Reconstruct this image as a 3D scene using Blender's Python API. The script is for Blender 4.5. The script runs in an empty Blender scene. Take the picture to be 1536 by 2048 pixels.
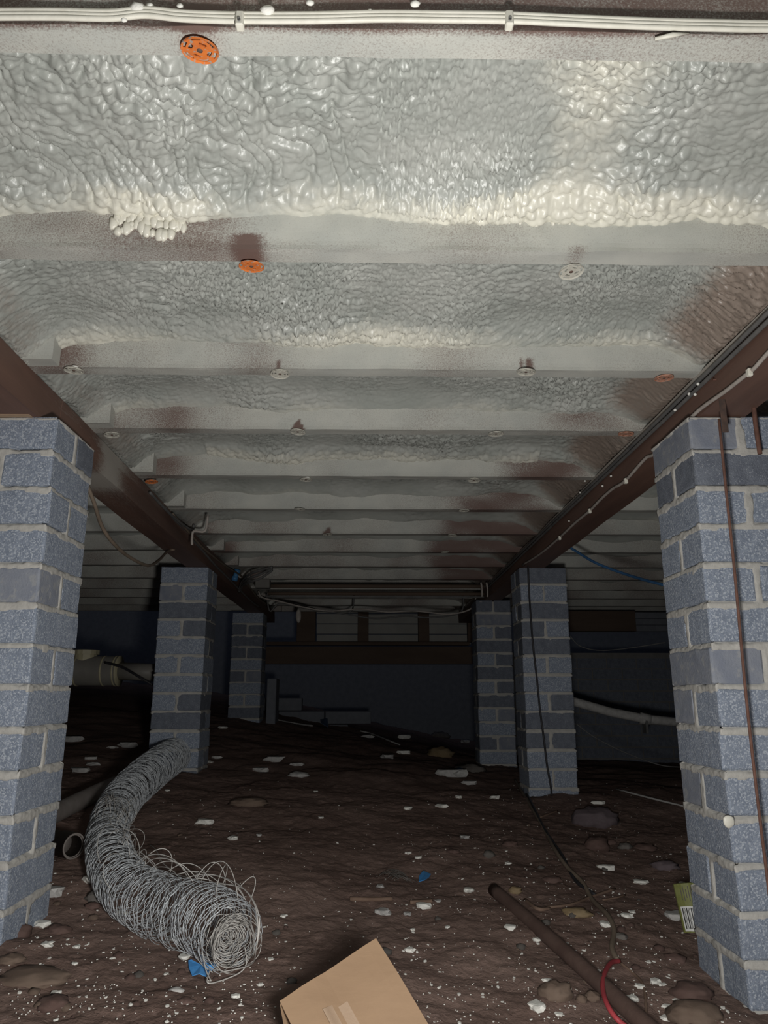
import bpy, math, random
import numpy as np
from mathutils import Vector, Matrix

S = bpy.context.scene
COL = S.collection
random.seed(7)
RNG = np.random.default_rng(11)

# ------------------------------------------------------------------ camera, world, lamps, exposure
CAMZ = 0.60                      # the camera's height; scene heights below are given relative to it
FPX, PITCH, YAW = 1500.0, math.radians(13.9), math.radians(0.88)
cd = bpy.data.cameras.new('camera'); cam = bpy.data.objects.new('camera', cd); COL.objects.link(cam)
cd.sensor_fit = 'VERTICAL'; cd.sensor_height = 36.0; cd.lens = 36.0 * FPX / 2048.0
cd.clip_start = 0.02; cd.clip_end = 60
cam.location = (0, 0, CAMZ); cam.rotation_euler = (math.pi / 2 + PITCH, 0, -YAW)
S.camera = cam

w = bpy.data.worlds.new('world'); S.world = w; w.use_nodes = True
w.node_tree.nodes['Background'].inputs[0].default_value = (0.58, 0.68, 0.95, 1)
w.node_tree.nodes['Background'].inputs[1].default_value = 0.05

ld = bpy.data.lights.new('hand_lamp', 'AREA'); ld.shape = 'DISK'; ld.size = 0.11; ld.energy = 16
ld.color = (1.0, 0.985, 0.95)
lo = bpy.data.objects.new('hand_lamp', ld); COL.objects.link(lo)
lo.location = (0.07, 0.29, CAMZ - 0.13); lo.rotation_euler = (math.pi / 2 + math.radians(14), 0, math.radians(6))
S.view_settings.view_transform = 'Standard'; S.view_settings.look = 'None'
S.view_settings.gamma = 1; S.view_settings.use_curve_mapping = False
S.view_settings.exposure = 0.22

# ------------------------------------------------------------------ helpers: geometry of the view (used once, to measure where things stand)
ca, sa, cp, sp = math.cos(YAW), math.sin(YAW), math.cos(PITCH), math.sin(PITCH)
def ray(x, y):
    dx, dy = (x - 768) / FPX, (1024 - y) / FPX
    r = (ca, -sa, 0); f = (sa * cp, ca * cp, sp); u = (-sa * sp, -ca * sp, cp)
    return Vector([f[i] + dx * r[i] + dy * u[i] for i in range(3)])
def PY(x, y, Y):
    d = ray(x, y); k = Y / d.y
    return Vector((d.x * k, Y, CAMZ + d.z * k))
def PX(x, y, X):
    d = ray(x, y); k = X / d.x
    return Vector((X, d.y * k, CAMZ + d.z * k))
def PZ(x, y, zr):
    d = ray(x, y); k = zr / d.z
    return Vector((d.x * k, d.y * k, CAMZ + zr))

# ------------------------------------------------------------------ helpers: noise
_perm = np.random.default_rng(3).permutation(256)
_perm = np.concatenate([_perm, _perm, _perm])
_ga = np.random.default_rng(5).uniform(0, 2 * math.pi, 256)
def pn(x, y, seed=0):
    x = np.asarray(x, float) + seed * 17.31; y = np.asarray(y, float) + seed * 9.17
    xi = np.floor(x).astype(int); yi = np.floor(y).astype(int); fx = x - xi; fy = y - yi
    u = fx * fx * fx * (fx * (fx * 6 - 15) + 10); v = fy * fy * fy * (fy * (fy * 6 - 15) + 10)
    def g(ix, iy, ax, ay):
        a = _ga[_perm[_perm[ix & 255] + (iy & 255)]]
        return np.cos(a) * ax + np.sin(a) * ay
    a = g(xi, yi, fx, fy); b = g(xi + 1, yi, fx - 1, fy)
    c = g(xi, yi + 1, fx, fy - 1); d = g(xi + 1, yi + 1, fx - 1, fy - 1)
    return 1.41 * ((a * (1 - u) + b * u) * (1 - v) + (c * (1 - u) + d * u) * v)
def fbm(x, y, n=3, seed=0):
    s = 0; a = 1
    for i in range(n):
        s = s + a * pn(x * 2 ** i, y * 2 ** i, seed + i); a *= .5
    return s
def worley(x, y, seed=0):
    x = np.asarray(x, float); y = np.asarray(y, float)
    xi = np.floor(x).astype(int); yi = np.floor(y).astype(int); best = np.full(x.shape, 9.0)
    for ox in (-1, 0, 1):
        for oy in (-1, 0, 1):
            h = _perm[_perm[(xi + ox + seed) & 255] + ((yi + oy) & 255)]
            px = xi + ox + .15 + .7 * h / 255.; py = yi + oy + .15 + .7 * _perm[h + 31] / 255.
            best = np.minimum(best, (px - x) ** 2 + (py - y) ** 2)
    return np.sqrt(best)
def sstep(a, b, x):
    t = np.clip((x - a) / (b - a), 0, 1); return t * t * (3 - 2 * t)

# ------------------------------------------------------------------ helpers: materials
def mat(name, c1, c2=None, scale=20, detail=4, rough=.8, spec=.3, bump=0, bscale=60, metal=0, c3=None, s3=200, t3=.62,
        stretch=None, mid=.5, wid=.25, coord='Object', bdist=.002):
    m = bpy.data.materials.new(name); m.use_nodes = True; nt = m.node_tree; N, L = nt.nodes, nt.links
    b = N['Principled BSDF']; b.inputs['Roughness'].default_value = rough; b.inputs['Metallic'].default_value = metal
    b.inputs['Specular IOR Level'].default_value = spec
    tc = N.new('ShaderNodeTexCoord'); vec = tc.outputs[coord]
    if stretch:
        mp = N.new('ShaderNodeMapping'); mp.inputs['Scale'].default_value = stretch; L.new(vec, mp.inputs[0]); vec = mp.outputs[0]
    m['vec'] = 0
    def noise(sc, det=4, ro=.6):
        n = N.new('ShaderNodeTexNoise'); n.inputs['Scale'].default_value = sc; n.inputs['Detail'].default_value = det
        n.inputs['Roughness'].default_value = ro; L.new(vec, n.inputs['Vector']); return n.outputs[0]
    def mr(src, lo, hi):
        r = N.new('ShaderNodeMapRange'); r.interpolation_type = 'SMOOTHSTEP'; L.new(src, r.inputs[0])
        r.inputs[1].default_value = lo; r.inputs[2].default_value = hi; return r.outputs[0]
    def mix(f, a, bb):
        x = N.new('ShaderNodeMix'); x.data_type = 'RGBA'; L.new(f, x.inputs[0]) if not isinstance(f, float) else None
        if isinstance(f, float): x.inputs[0].default_value = f
        for s, v in ((x.inputs[6], a), (x.inputs[7], bb)):
            if isinstance(v, tuple): s.default_value = (*v, 1)
            else: L.new(v, s)
        return x.outputs[2]
    col = None
    if c2:
        col = mix(mr(noise(scale, detail), mid - wid, mid + wid), c1, c2)
        if c3: col = mix(mr(noise(s3, 2), t3 - .05, t3 + .05), col, c3)
        L.new(col, b.inputs['Base Color'])
    else: b.inputs['Base Color'].default_value = (*c1, 1)
    if bump:
        bn = N.new('ShaderNodeBump'); bn.inputs['Strength'].default_value = bump; bn.inputs['Distance'].default_value = bdist
        L.new(noise(bscale, 5, .65), bn.inputs['Height']); L.new(bn.outputs[0], b.inputs['Normal'])
    m.node_tree['k'] = 1
    return m, dict(N=N, L=L, b=b, noise=noise, mr=mr, mix=mix, col=col)
def M(*a, **k): return mat(*a, **k)[0]
def attr_layer(h, name, color, lo=.35, hi=.65, nscale=250, amt=.5, keep=None):
    """mix a second colour in where a mesh attribute says so, with a speckled edge"""
    N, L = h['N'], h['L']
    a = N.new('ShaderNodeAttribute'); a.attribute_name = name
    n = h['noise'](nscale, 3, .7)
    mm = N.new('ShaderNodeMath'); mm.operation = 'MULTIPLY_ADD'; L.new(n, mm.inputs[0]); mm.inputs[1].default_value = amt * 2; mm.inputs[2].default_value = -amt
    ad = N.new('ShaderNodeMath'); ad.operation = 'ADD'; L.new(a.outputs['Fac'], ad.inputs[0]); L.new(mm.outputs[0], ad.inputs[1])
    f = h['mr'](ad.outputs[0], lo, hi)
    c = h['mix'](f, h['col'], color); L.new(c, h['b'].inputs['Base Color']); h['col'] = c
    return f

# sprayed foam: grey-green skin, cream where it is thick and fresh, brown-tinted next to the bearers
m_foam, hf = mat('spray_foam', (.33, .35, .325), (.44, .45, .42), scale=5, rough=.36, spec=.5, bump=.25, bscale=160, bdist=.0015)
attr_layer(hf, 'cream', (.66, .645, .56), .3, .95, nscale=40, amt=.25)
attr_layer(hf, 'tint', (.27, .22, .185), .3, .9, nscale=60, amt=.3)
# joist timber: brown wood under a speckled overspray
m_joist, hj = mat('sprayed_timber', (.50, .50, .455), (.42, .43, .40), scale=9, rough=.55, spec=.35, bump=.3, bscale=500, bdist=.0008)
attr_layer(hj, 'bare', (.15, .10, .086), .12, .95, nscale=420, amt=.75)
m_wood, hw = mat('bearer_timber', (.175, .10, .075), (.12, .07, .055), scale=14, rough=.6, spec=.3, bump=.3, bscale=90, stretch=(1, .1, 1))
attr_layer(hw, 'bare', (.40, .37, .33), .35, .9, nscale=420, amt=.4)
m_brick = M('concrete_brick', (.20, .235, .30), (.29, .33, .405), scale=60, rough=.9, spec=.2, bump=1, bscale=260, c3=(.46, .50, .56), s3=300, t3=.57, bdist=.003)
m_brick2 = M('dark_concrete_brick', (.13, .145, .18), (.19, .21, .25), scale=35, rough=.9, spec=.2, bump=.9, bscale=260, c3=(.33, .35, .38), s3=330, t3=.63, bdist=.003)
m_brick3 = M('smeared_concrete_brick', (.20, .22, .27), (.27, .285, .32), scale=18, rough=.9, spec=.2, bump=.6, bscale=200, c3=(.29, .30, .32), s3=40, t3=.6, bdist=.003)
m_mortar = M('mortar', (.40, .39, .365), (.50, .485, .45), scale=40, rough=.95, spec=.1, bump=.7, bscale=220)
m_soil, hs = mat('soil', (.155, .103, .086), (.245, .172, .145), scale=3.2, detail=8, rough=.95, spec=.12, bump=.9, bscale=55, c3=(.25, .175, .15), s3=38, t3=.66, bdist=.006)
m_white = M('white_foam', (.66, .65, .60), (.80, .79, .74), scale=60, rough=.7, bump=.5, bscale=200)
m_chalk = M('grey_chip', (.36, .35, .34), (.5, .49, .47), scale=40, rough=.85, bump=.5, bscale=120)
m_cream = M('cream_plastic', (.72, .70, .62), (.64, .62, .54), scale=60, rough=.45, bump=.2, bscale=120)
m_orange = M('orange_plastic', (.72, .20, .04), (.55, .15, .04), scale=60, rough=.5, c3=(.35, .3, .25), s3=180, t3=.6)
m_redor = M('dull_orange_plastic', (.42, .15, .08), (.50, .34, .27), scale=120, rough=.5)
m_disc = M('oversprayed_plastic', (.55, .54, .47), (.42, .40, .35), scale=90, rough=.5, bump=.4, bscale=300)
m_dark = M('dark_hole', (.03, .03, .03), (.05, .04, .04))
m_black = M('black_cable', (.02, .02, .024), (.035, .033, .035), rough=.5)
m_grey = M('grey_conduit', (.10, .10, .10), (.16, .155, .15), rough=.5)
m_pvcw = M('dusty_white_cable', (.46, .42, .38), (.34, .30, .27), scale=30, rough=.6)
m_brcab = M('brown_cable', (.15, .12, .09), (.22, .17, .13), rough=.6)
m_pvc = M('grey_pvc', (.20, .188, .165), (.15, .142, .13), scale=8, rough=.5)
m_pvc2 = M('dusty_pvc_pipe', (.25, .225, .21), (.20, .175, .16), scale=20, rough=.7)
m_cap = M('cream_pipe_cap', (.42, .38, .25), (.34, .31, .21), rough=.5)
m_rust = M('rusted_steel', (.105, .055, .042), (.16, .08, .058), scale=60, rough=.8, bump=.4, bscale=200)
m_strap = M('dark_strap', (.06, .045, .04), (.11, .07, .055), scale=60, rough=.7)
m_wire = M('galvanised_wire', (.50, .53, .56), (.66, .69, .71), scale=30, rough=.45, metal=.3)
m_wire2 = M('pale_wire', (.54, .52, .49), (.46, .445, .42), scale=30, rough=.5, metal=.15)
m_card = M('cardboard', (.215, .14, .085), (.25, .165, .10), scale=6, rough=.75, spec=.25, bump=.15, bscale=40, stretch=(1, 6, 1))
m_cardedge = M('cardboard_edge', (.24, .16, .10), (.34, .24, .16), scale=200, rough=.9)
m_tape = M('clear_tape', (.27, .19, .13), (.31, .225, .16), rough=.12, spec=.7, bump=.3, bscale=20, bdist=.004)
m_blue = M('blue_plastic', (.05, .25, .60), (.10, .34, .72), scale=60, rough=.5)
m_dblue = M('dusty_blue_plastic', (.03, .09, .20), (.05, .13, .26), scale=60, rough=.5)
m_red = M('red_cable', (.42, .06, .07), (.32, .05, .06), rough=.5)
m_pipe = M('dirty_steel_pipe', (.085, .052, .043), (.12, .078, .064), scale=12, rough=.8, bump=.5, bscale=80)
m_st_tan = M('tan_stone', (0.128, 0.089, 0.068), (0.172, 0.126, 0.097), scale=18, rough=.9, bump=.6, bscale=50)
m_st_red = M('red_brown_stone', (0.092, 0.056, 0.047), (0.122, 0.079, 0.068), scale=18, rough=.9, bump=.6, bscale=50)
m_st_yel = M('yellowish_stone', (0.194, 0.137, 0.072), (0.238, 0.180, 0.108), scale=18, rough=.9, bump=.6, bscale=50)
m_st_pur = M('purple_grey_stone', (0.108, 0.083, 0.090), (0.151, 0.122, 0.130), scale=22, rough=.9, bump=.8, bscale=50)
m_st_gry = M('grey_stone', (0.108, 0.097, 0.086), (0.151, 0.137, 0.126), scale=22, rough=.9, bump=.8, bscale=50)
m_root = M('dry_stick', (.14, .09, .065), (.20, .135, .10), rough=.9)
m_olive = M('olive_packet_film', (.16, .17, .05), (.21, .22, .08), scale=40, rough=.4)
m_lime = M('lime_stripe', (.60, .70, .06), (.55, .62, .08), rough=.4)
m_lab = M('white_label_film', (.72, .72, .70), (.68, .68, .66), rough=.4)
m_ink = M('black_ink', (.02, .02, .02), (.03, .03, .03), rough=.5)
m_board = M('pale_weatherboard', (.36, .355, .33), (.30, .295, .275), scale=5, rough=.8)
m_oldwood = M('old_dark_timber', (.12, .085, .062), (.085, .058, .044), scale=8, rough=.8, bump=.3, bscale=60, stretch=(.2, 1, 1))
m_deck = M('floor_boards', (.14, .10, .08), (.10, .07, .055), rough=.8)
m_block = M('back_block', (.15, .16, .18), (.19, .20, .22), scale=20, rough=.9, bump=.5, bscale=100)

# ------------------------------------------------------------------ helpers: meshes and objects
def mesh(name, V, F, mats=None, smooth=True, attrs=None, fm=None):
    me = bpy.data.meshes.new(name)
    V = np.asarray(V, np.float32)
    if isinstance(F, np.ndarray):
        n = len(F); k = F.shape[1]
        me.vertices.add(len(V)); me.vertices.foreach_set('co', V.ravel())
        me.loops.add(n * k); me.loops.foreach_set('vertex_index', F.astype(np.int32).ravel())
        me.polygons.add(n); me.polygons.foreach_set('loop_start', np.arange(0, n * k, k, dtype=np.int32))
        me.polygons.foreach_set('loop_total', np.full(n, k, np.int32))
        me.update(calc_edges=True); me.validate()
    else:
        me.from_pydata([tuple(map(float, v)) for v in V], [], [tuple(f) for f in F]); me.update()
    for m_ in (mats if isinstance(mats, (list, tuple)) else [mats]):
        if m_: me.materials.append(m_)
    if fm is not None: me.polygons.foreach_set('material_index', np.asarray(fm, np.int32))
    if smooth: me.polygons.foreach_set('use_smooth', np.ones(len(me.polygons), bool))
    for k, v in (attrs or {}).items():
        a = me.attributes.new(k, 'FLOAT', 'POINT'); a.data.foreach_set('value', np.asarray(v, np.float32))
    return me
def put(name, me, parent=None, loc=None, rot=None):
    o = bpy.data.objects.new(name, me); COL.objects.link(o)
    if parent: o.parent = parent
    if loc is not None: o.location = loc
    if rot is not None: o.rotation_euler = rot
    return o
def tag(o, label=None, cat=None, group=None, kind=None):
    if label: o['label'] = label
    if cat: o['category'] = cat
    if group: o['group'] = group
    if kind: o['kind'] = kind
    return o
def empty(name, loc=(0, 0, 0), rz=0):
    o = bpy.data.objects.new(name, None); COL.objects.link(o); o.location = loc; o.rotation_euler = (0, 0, rz)
    o.empty_display_size = .05
    return o
def grid_faces(nu, nv, wrap=False):
    i = np.arange(nu - 1)[:, None]; j = np.arange(nv if wrap else nv - 1)[None, :]; j2 = (j + 1) % nv
    return np.stack([i * nv + j, (i + 1) * nv + j, (i + 1) * nv + j2, i * nv + j2], -1).reshape(-1, 4)
def box_mesh(name, x0, x1, y0, y1, z0, z1, m, bev=0.002):
    import bmesh
    bm = bmesh.new(); bmesh.ops.create_cube(bm, size=1)
    for v in bm.verts: v.co = ((x0 + x1) / 2 + v.co.x * (x1 - x0), (y0 + y1) / 2 + v.co.y * (y1 - y0), (z0 + z1) / 2 + v.co.z * (z1 - z0))
    if bev: bmesh.ops.bevel(bm, geom=bm.edges[:], offset=bev, segments=1, profile=.5, affect='EDGES')
    me = bpy.data.meshes.new(name); bm.to_mesh(me); bm.free(); me.materials.append(m); return me
def smooth_path(pts, n=8):
    P = [Vector(p) for p in pts]
    if len(P) < 3: return P
    Q = [2 * P[0] - P[1]] + P + [2 * P[-1] - P[-2]]; out = []
    for i in range(1, len(Q) - 2):
        a, b, c, d = Q[i - 1:i + 3]
        for k in range(n):
            t = k / n
            out.append(.5 * ((2 * b) + (c - a) * t + (2 * a - 5 * b + 4 * c - d) * t * t + (3 * b - a - 3 * c + d) * t ** 3))
    out.append(P[-1]); return out
def tube(P, r, sides=8, closed=False, prof=None, caps=True):
    """P list of points; r a number or list; prof an optional list of (side, up) offsets"""
    P = np.array([tuple(p) for p in P], float); n = len(P)
    if closed: T = np.roll(P, -1, 0) - np.roll(P, 1, 0)
    else: T = np.gradient(P, axis=0)
    T /= np.linalg.norm(T, axis=1)[:, None] + 1e-12
    up = np.array([0, 0, 1.]) if abs(T[0, 2]) < .9 else np.array([0, 1., 0])
    V = []; R = np.broadcast_to(np.asarray(r, float), (n,))
    u = np.cross(T[0], up); u /= np.linalg.norm(u)
    ang = np.linspace(0, 2 * math.pi, sides, endpoint=False)
    for i in range(n):
        u = u - T[i] * np.dot(u, T[i]); u /= np.linalg.norm(u) + 1e-12; v = np.cross(T[i], u) * -1
        if prof: V += [P[i] + u * a * R[i] + v * b * R[i] for a, b in prof]
        else: V += [P[i] + R[i] * (math.cos(a) * u + math.sin(a) * v) for a in ang]
    k = len(prof) if prof else sides
    F = [f for f in grid_faces(n, k, True).tolist()]
    if closed: F += [[(n - 1) * k + j, j, (j + 1) % k, (n - 1) * k + (j + 1) % k] for j in range(k)]
    elif caps: F += [list(range(k)), [(n - 1) * k + j for j in range(k)][::-1]]
    return np.array(V), F
def join(parts):
    V = []; F = []; o = 0
    for v, f in parts:
        V.append(np.asarray(v)); F += [[i + o for i in q] for q in f]; o += len(v)
    return np.vstack(V), F
def cable(name, pts, r, m, label=None, cat='cable', group=None, sides=8, n=8, parent=None, **k):
    V, F = tube(smooth_path(pts, n), r, sides, **k)
    o = put(name, mesh(name, V, F, m), parent)
    if not parent: tag(o, label, cat, group)
    return o
def lathe(prof, seg=32):
    V = []; F = []
    for r, z in prof: V += [(r * math.cos(2 * math.pi * i / seg), r * math.sin(2 * math.pi * i / seg), z) for i in range(seg)]
    F = grid_faces(len(prof), seg, True).tolist(); n = len(prof)
    F += [list(range(seg))[::-1], [(n - 1) * seg + j for j in range(seg)]]
    return np.array(V), F
def blob(r=(1, 1, 1), sub=2, rough=.25, seed=0, flat=0, freq=1.3):
    import bmesh
    bm = bmesh.new(); bmesh.ops.create_icosphere(bm, subdivisions=sub, radius=1)
    V = np.array([v.co[:] for v in bm.verts]); F = [[v.index for v in f.verts] for f in bm.faces]; bm.free()
    d = 1 + rough * (pn(V[:, 0] * freq + seed * 3.7, V[:, 1] * freq + V[:, 2] * 1.9 * freq, seed) + .5 * pn(V[:, 2] * freq * 2 + seed, V[:, 0] * 2 * freq - V[:, 1] * freq * 1.3, seed + 5))
    V = V * d[:, None]
    if flat: V[:, 2] = np.clip(V[:, 2], -flat, flat)
    return V * np.array(r), F

# ------------------------------------------------------------------ the ground
def ground_base(X, Y):
    X = np.asarray(X, float); Y = np.asarray(Y, float)
    l = np.interp(Y, [-.5, 1.62, 3.64, 5.68, 7.5, 9], [-.57, -.465, -.335, -.172, -.07, -.05])
    r = np.interp(Y, [-.5, 1.59, 3.64, 4.9, 7.5, 9], [-.70, -.60, -.440, -.425, -.45, -.45])
    t = (X + .85) / 1.68; t = np.where(t < 0, t * .5, t); t = np.where(t > 1, 1 + (t - 1) * .25, t)
    t = np.clip(t, -1.1, 1.7)
    return CAMZ + l + (r - l) * t
def ground(X, Y):
    X = np.asarray(X, float); Y = np.asarray(Y, float)
    n = .022 * fbm(X * 1.7, Y * 1.7, 3, 1) + .006 * fbm(X * 9, Y * 9, 3, 4)
    return ground_base(X, Y) + n
def G(x, y, h=0):
    d = ray(x, y); k = .8; p = None
    lo_, hi_ = .5, 12
    for _ in range(400):
        k += .03
        p = d * k
        if CAMZ + p.z < float(ground(p.x, p.y)) + h: hi_ = k; lo_ = k - .03; break
    for _ in range(18):
        k = (lo_ + hi_) / 2; p = d * k
        if CAMZ + p.z < float(ground(p.x, p.y)) + h: hi_ = k
        else: lo_ = k
    return Vector((p.x, p.y, CAMZ + p.z))
def axis(segs):
    out = [segs[0][0]]
    for a, b, st in segs:
        n = max(1, int(round((b - a) / st))); out += list(np.linspace(a, b, n + 1)[1:])
    return np.array(out)
gx = axis([(-5.2, -1.4, .06), (-1.4, 1.5, .009), (1.5, 4.2, .05)])
gy = axis([(-1.0, 1.2, .06), (1.2, 3.6, .010), (3.6, 6, .025), (6, 9.2, .08)])
GX, GY = np.meshgrid(gx, gy, indexing='ij')
GZ = ground(GX, GY) + .0028 * pn(GX * 45, GY * 45, 8) + .0035 * np.abs(pn(GX * 24, GY * 24, 12)) + .0016 * pn(GX * 95, GY * 95, 3)
floor = put('floor', mesh('floor', np.stack([GX, GY, GZ], -1).reshape(-1, 3), grid_faces(len(gx), len(gy)), m_soil))
tag(floor, 'dark red-brown bare soil under the house', kind='structure')

# ------------------------------------------------------------------ joists and bearers (heights relative to the camera)
HB, HJ, HT = .620, .715, .812            # bearer underside, joist underside, joist top
JW = .036
JY = [-.65, -.21, .235, .675, 1.094, 1.554, 1.945, 2.39, 2.84, 3.29, 3.72, 4.16, 4.62, 5.08, 5.54, 6.0, 6.42]
def left_in(Y): return np.interp(Y, [0, 1.2, 3.2, 5.9], [-.745, -.755, -.800, -.835])
RIGHT_IN, BW = .738, .106

deckm = box_mesh('ceiling', -4.6, 3.6, -1.0, 7.4, CAMZ + HT + .03, CAMZ + HT + .05, m_deck, 0)
tag(put('ceiling', deckm), 'floor boards above the joists', kind='structure')

# fixing discs: (joist index, pixel x, pixel y, kind)
DISCS = [
 (3, 400, 97, 'orange', 'bright orange perforated plastic disc hanging from the nearest joist'),
 (4, 503, 530, 'orange', 'orange disc with grey overspray on the second joist, left of centre'),
 (4, 1142, 541, 'cream', 'cream-sprayed perforated disc on the second joist, right of centre'),
 (5, 148, 739, 'cream', 'tilted disc with a foam dollop, beside the left bearer on the third joist'),
 (5, 560, 746, 'cream', 'pale oversprayed disc under the third joist, left of centre'),
 (5, 1052, 742, 'cream', 'pale disc below the dark ribbed bare patch on the third joist'),
 (5, 1328, 754, 'red', 'dull red perforated disc near the right end of the third joist'),
 (6, 224, 868, 'cream', 'pale disc on the fourth joist beside the left bearer'),
 (6, 596, 862, 'cream', 'pale disc under a brown triangular bare patch on the fourth joist'),
 (6, 992, 866, 'cream', 'small pale perforated disc on the fourth joist, right of centre'),
 (6, 1252, 866, 'red', 'brownish disc on the fourth joist beside the right bearer'),
 (7, 303, 962, 'orange', 'small orange disc on the fifth joist beside the left bearer'),
 (7, 612, 958, 'cream', 'pale lumpy disc on the fifth joist, left of centre'),
 (7, 948, 959, 'cream', 'pale disc on the fifth joist, right of centre'),
 (8, 600, 1017, 'cream', 'pale disc on the sixth joist, left of centre'),
 (8, 928, 1020, 'cream', 'pale disc on the sixth joist, right of centre'),
 (9, 655, 1068, 'cream', 'pale disc under a dark triangular bare patch on the seventh joist'),
 (9, 905, 1070, 'cream', 'pale disc on the seventh joist, right of centre'),
 (10, 890, 1103, 'cream', 'small pale disc on the eighth joist'),
]
disc_pos = []
for j, x, y, c, lab in DISCS:
    p = PZ(x, y, HJ - .004); disc_pos.append((j, p.x, p.y))
BROWN_SPANS = {  # bare patches, and darker brown ends by the right bearer; joist: list of (pixel x range on its near face, strength, lower-edge only)
 3: [(-.9, .9, .55, 0)],
 4: [(-.75, -.22, .42, 0), (-.30, -.02, .32, 1), (.38, .75, .1, 0)],
 5: [(-.80, -.66, .65, 0), (-.32, -.25, .3, 0), (.12, .2, .2, 0)],
 6: [(-.77, -.50, .55, 0), (.52, .8, .5, 0)],
 7: [(-.78, -.62, .7, 0), (.45, .8, .75, 0)],
 8: [(-.80, -.60, .3, 0), (.35, .8, .75, 0)],
 9: [(-.85, -.7, .5, 0), (.35, .8, .9, 0)], 10: [(.3, .8, .9, 0), (-.9, -.7, .7, 0)],
 11: [(.35, .8, .9, 0)], 12: [(.45, .9, .9, 0), (-.9, -.75, .8, 0)]}
def joist_mesh(idx, x0, x1, y0, fine):
    xs = axis([(x0, -.95, .05), (-.95, .95, fine), (.95, x1, .05)]) if (x0 < -.95 and x1 > .95) else axis([(x0, x1, .02)])
    zf = list(np.linspace(HT, HJ, 13)); yb = list(np.linspace(0, JW, 6))
    ring = [(0, z, 0) for z in zf] + [(y, HJ, 1) for y in yb[1:]] + [(JW, z, 2) for z in zf[::-1][1:]]
    k = len(ring); nx = len(xs)
    yy = np.array([r[0] for r in ring]); zz = np.array([r[1] for r in ring]); side = np.array([r[2] for r in ring])
    X = np.repeat(xs[:, None], k, 1); Yl = np.repeat(yy[None], nx, 0).copy(); Z = np.repeat(zz[None], nx, 0).copy()
    wav = .0018 * pn(X * 7, X * 0 + idx * 3.1) + .0008 * pn(X * 30, Z * 30 + idx)
    low = sstep(HJ + .012, HJ, Z)
    Yl += np.where(side == 0, -wav - .0022 * low * (1 + pn(X * 11, X * 0 + idx + 9)), 0) + np.where(side == 2, wav, 0)
    Z += np.where(side == 1, -.0015 - .0018 * pn(X * 9, Yl * 20 + idx), 0) + (low * (side == 0)) * -.0015
    fz = (Z - HJ) / (HT - HJ)
    bare = .16 + .26 * pn(X * 3.1, X * 0 + idx * 5.3) + .10 * pn(X * 9, Z * 9 + idx) + (.28 if idx % 40 >= 13 else .06 * max(0, idx % 40 - 7))  # last term browns the far joists: the lamp's falloff put into the colour
    bare = bare - .05 * (side == 1)
    for (a, b, s, edge) in BROWN_SPANS.get(idx, []):
        mk = sstep(a - .09, a + .06, X) * sstep(b + .09, b - .06, X) * s
        if edge: mk = mk * sstep(HJ + .03, HJ + .006, Z)
        bare += mk * (.75 + .5 * pn(X * 6, Z * 14 + idx))
    for (j, dx, dy) in disc_pos:
        if j != idx: continue
        # the face above each disc stayed bare: the spray came from below
        hh = .030; wd = .018 * np.clip(1 - (Z - HJ) / hh, 0, 1)
        tri = sstep(.004, -.004, np.abs(X - dx) - wd) * (side == 0)
        nd = [q for q, w_ in enumerate(disc_pos) if w_ == (j, dx, dy)][0]
        if nd in (8, 16): bare = np.maximum(bare, tri * 1.3)
        elif nd == 4: bare = np.maximum(bare, sstep(.006, .0, np.abs(X - dx)) * (side == 0) * (Z < HJ + .022) * 1.1)
        elif nd == 5: bare = np.maximum(bare, sstep(.020, .014, np.abs(X - dx - .002)) * (side == 0) * sstep(HJ + .036, HJ + .02, Z) * (.75 + .5 * np.sin((X - dx) * 1300)))
        elif nd == 2: bare += sstep(.03, .0, np.abs(X - dx)) * .4 * (Z < HJ + .012)
        elif j in (3, 4): bare += sstep(.04, .0, np.abs(X - dx)) * .8 * (Z < HJ + .03)
    if idx == 3: bare += .2 * (side == 0)
    if idx == 3: bare = np.where(side >= 1, bare * .45 + .12 * sstep(.05, .4, X), bare)
    V = np.stack([X, y0 + Yl, CAMZ + Z], -1).reshape(-1, 3)
    F = grid_faces(nx, k).tolist()[:]
    F = [f[::-1] for f in F]
    F += [list(range(k)), [(nx - 1) * k + i for i in range(k)][::-1]]
    F += [[i * k, i * k + k - 1, (i + 1) * k + k - 1, (i + 1) * k][::-1] for i in range(nx - 1)]
    me = mesh('joist', V, F, m_joist, smooth=False, attrs={'bare': bare.ravel()})
    return me
ORD = {2: 'joist just behind the viewpoint, mostly out of view', 3: 'nearest timber joist, carrying the cream cable', 4: 'second timber joist, cream overspray, brown towards its left end',
       5: 'third timber joist, sprayed cream, with the ribbed bare patch', 6: 'fourth timber joist, with a brown triangular bare patch', 7: 'fifth timber joist, sprayed grey-green, orange disc at its left end',
       8: 'sixth timber joist from the front', 9: 'seventh timber joist, with a dark triangular bare patch', 10: 'eighth timber joist from the front', 11: 'ninth timber joist from the front',
       12: 'tenth timber joist, just before the grey conduits'}
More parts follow.
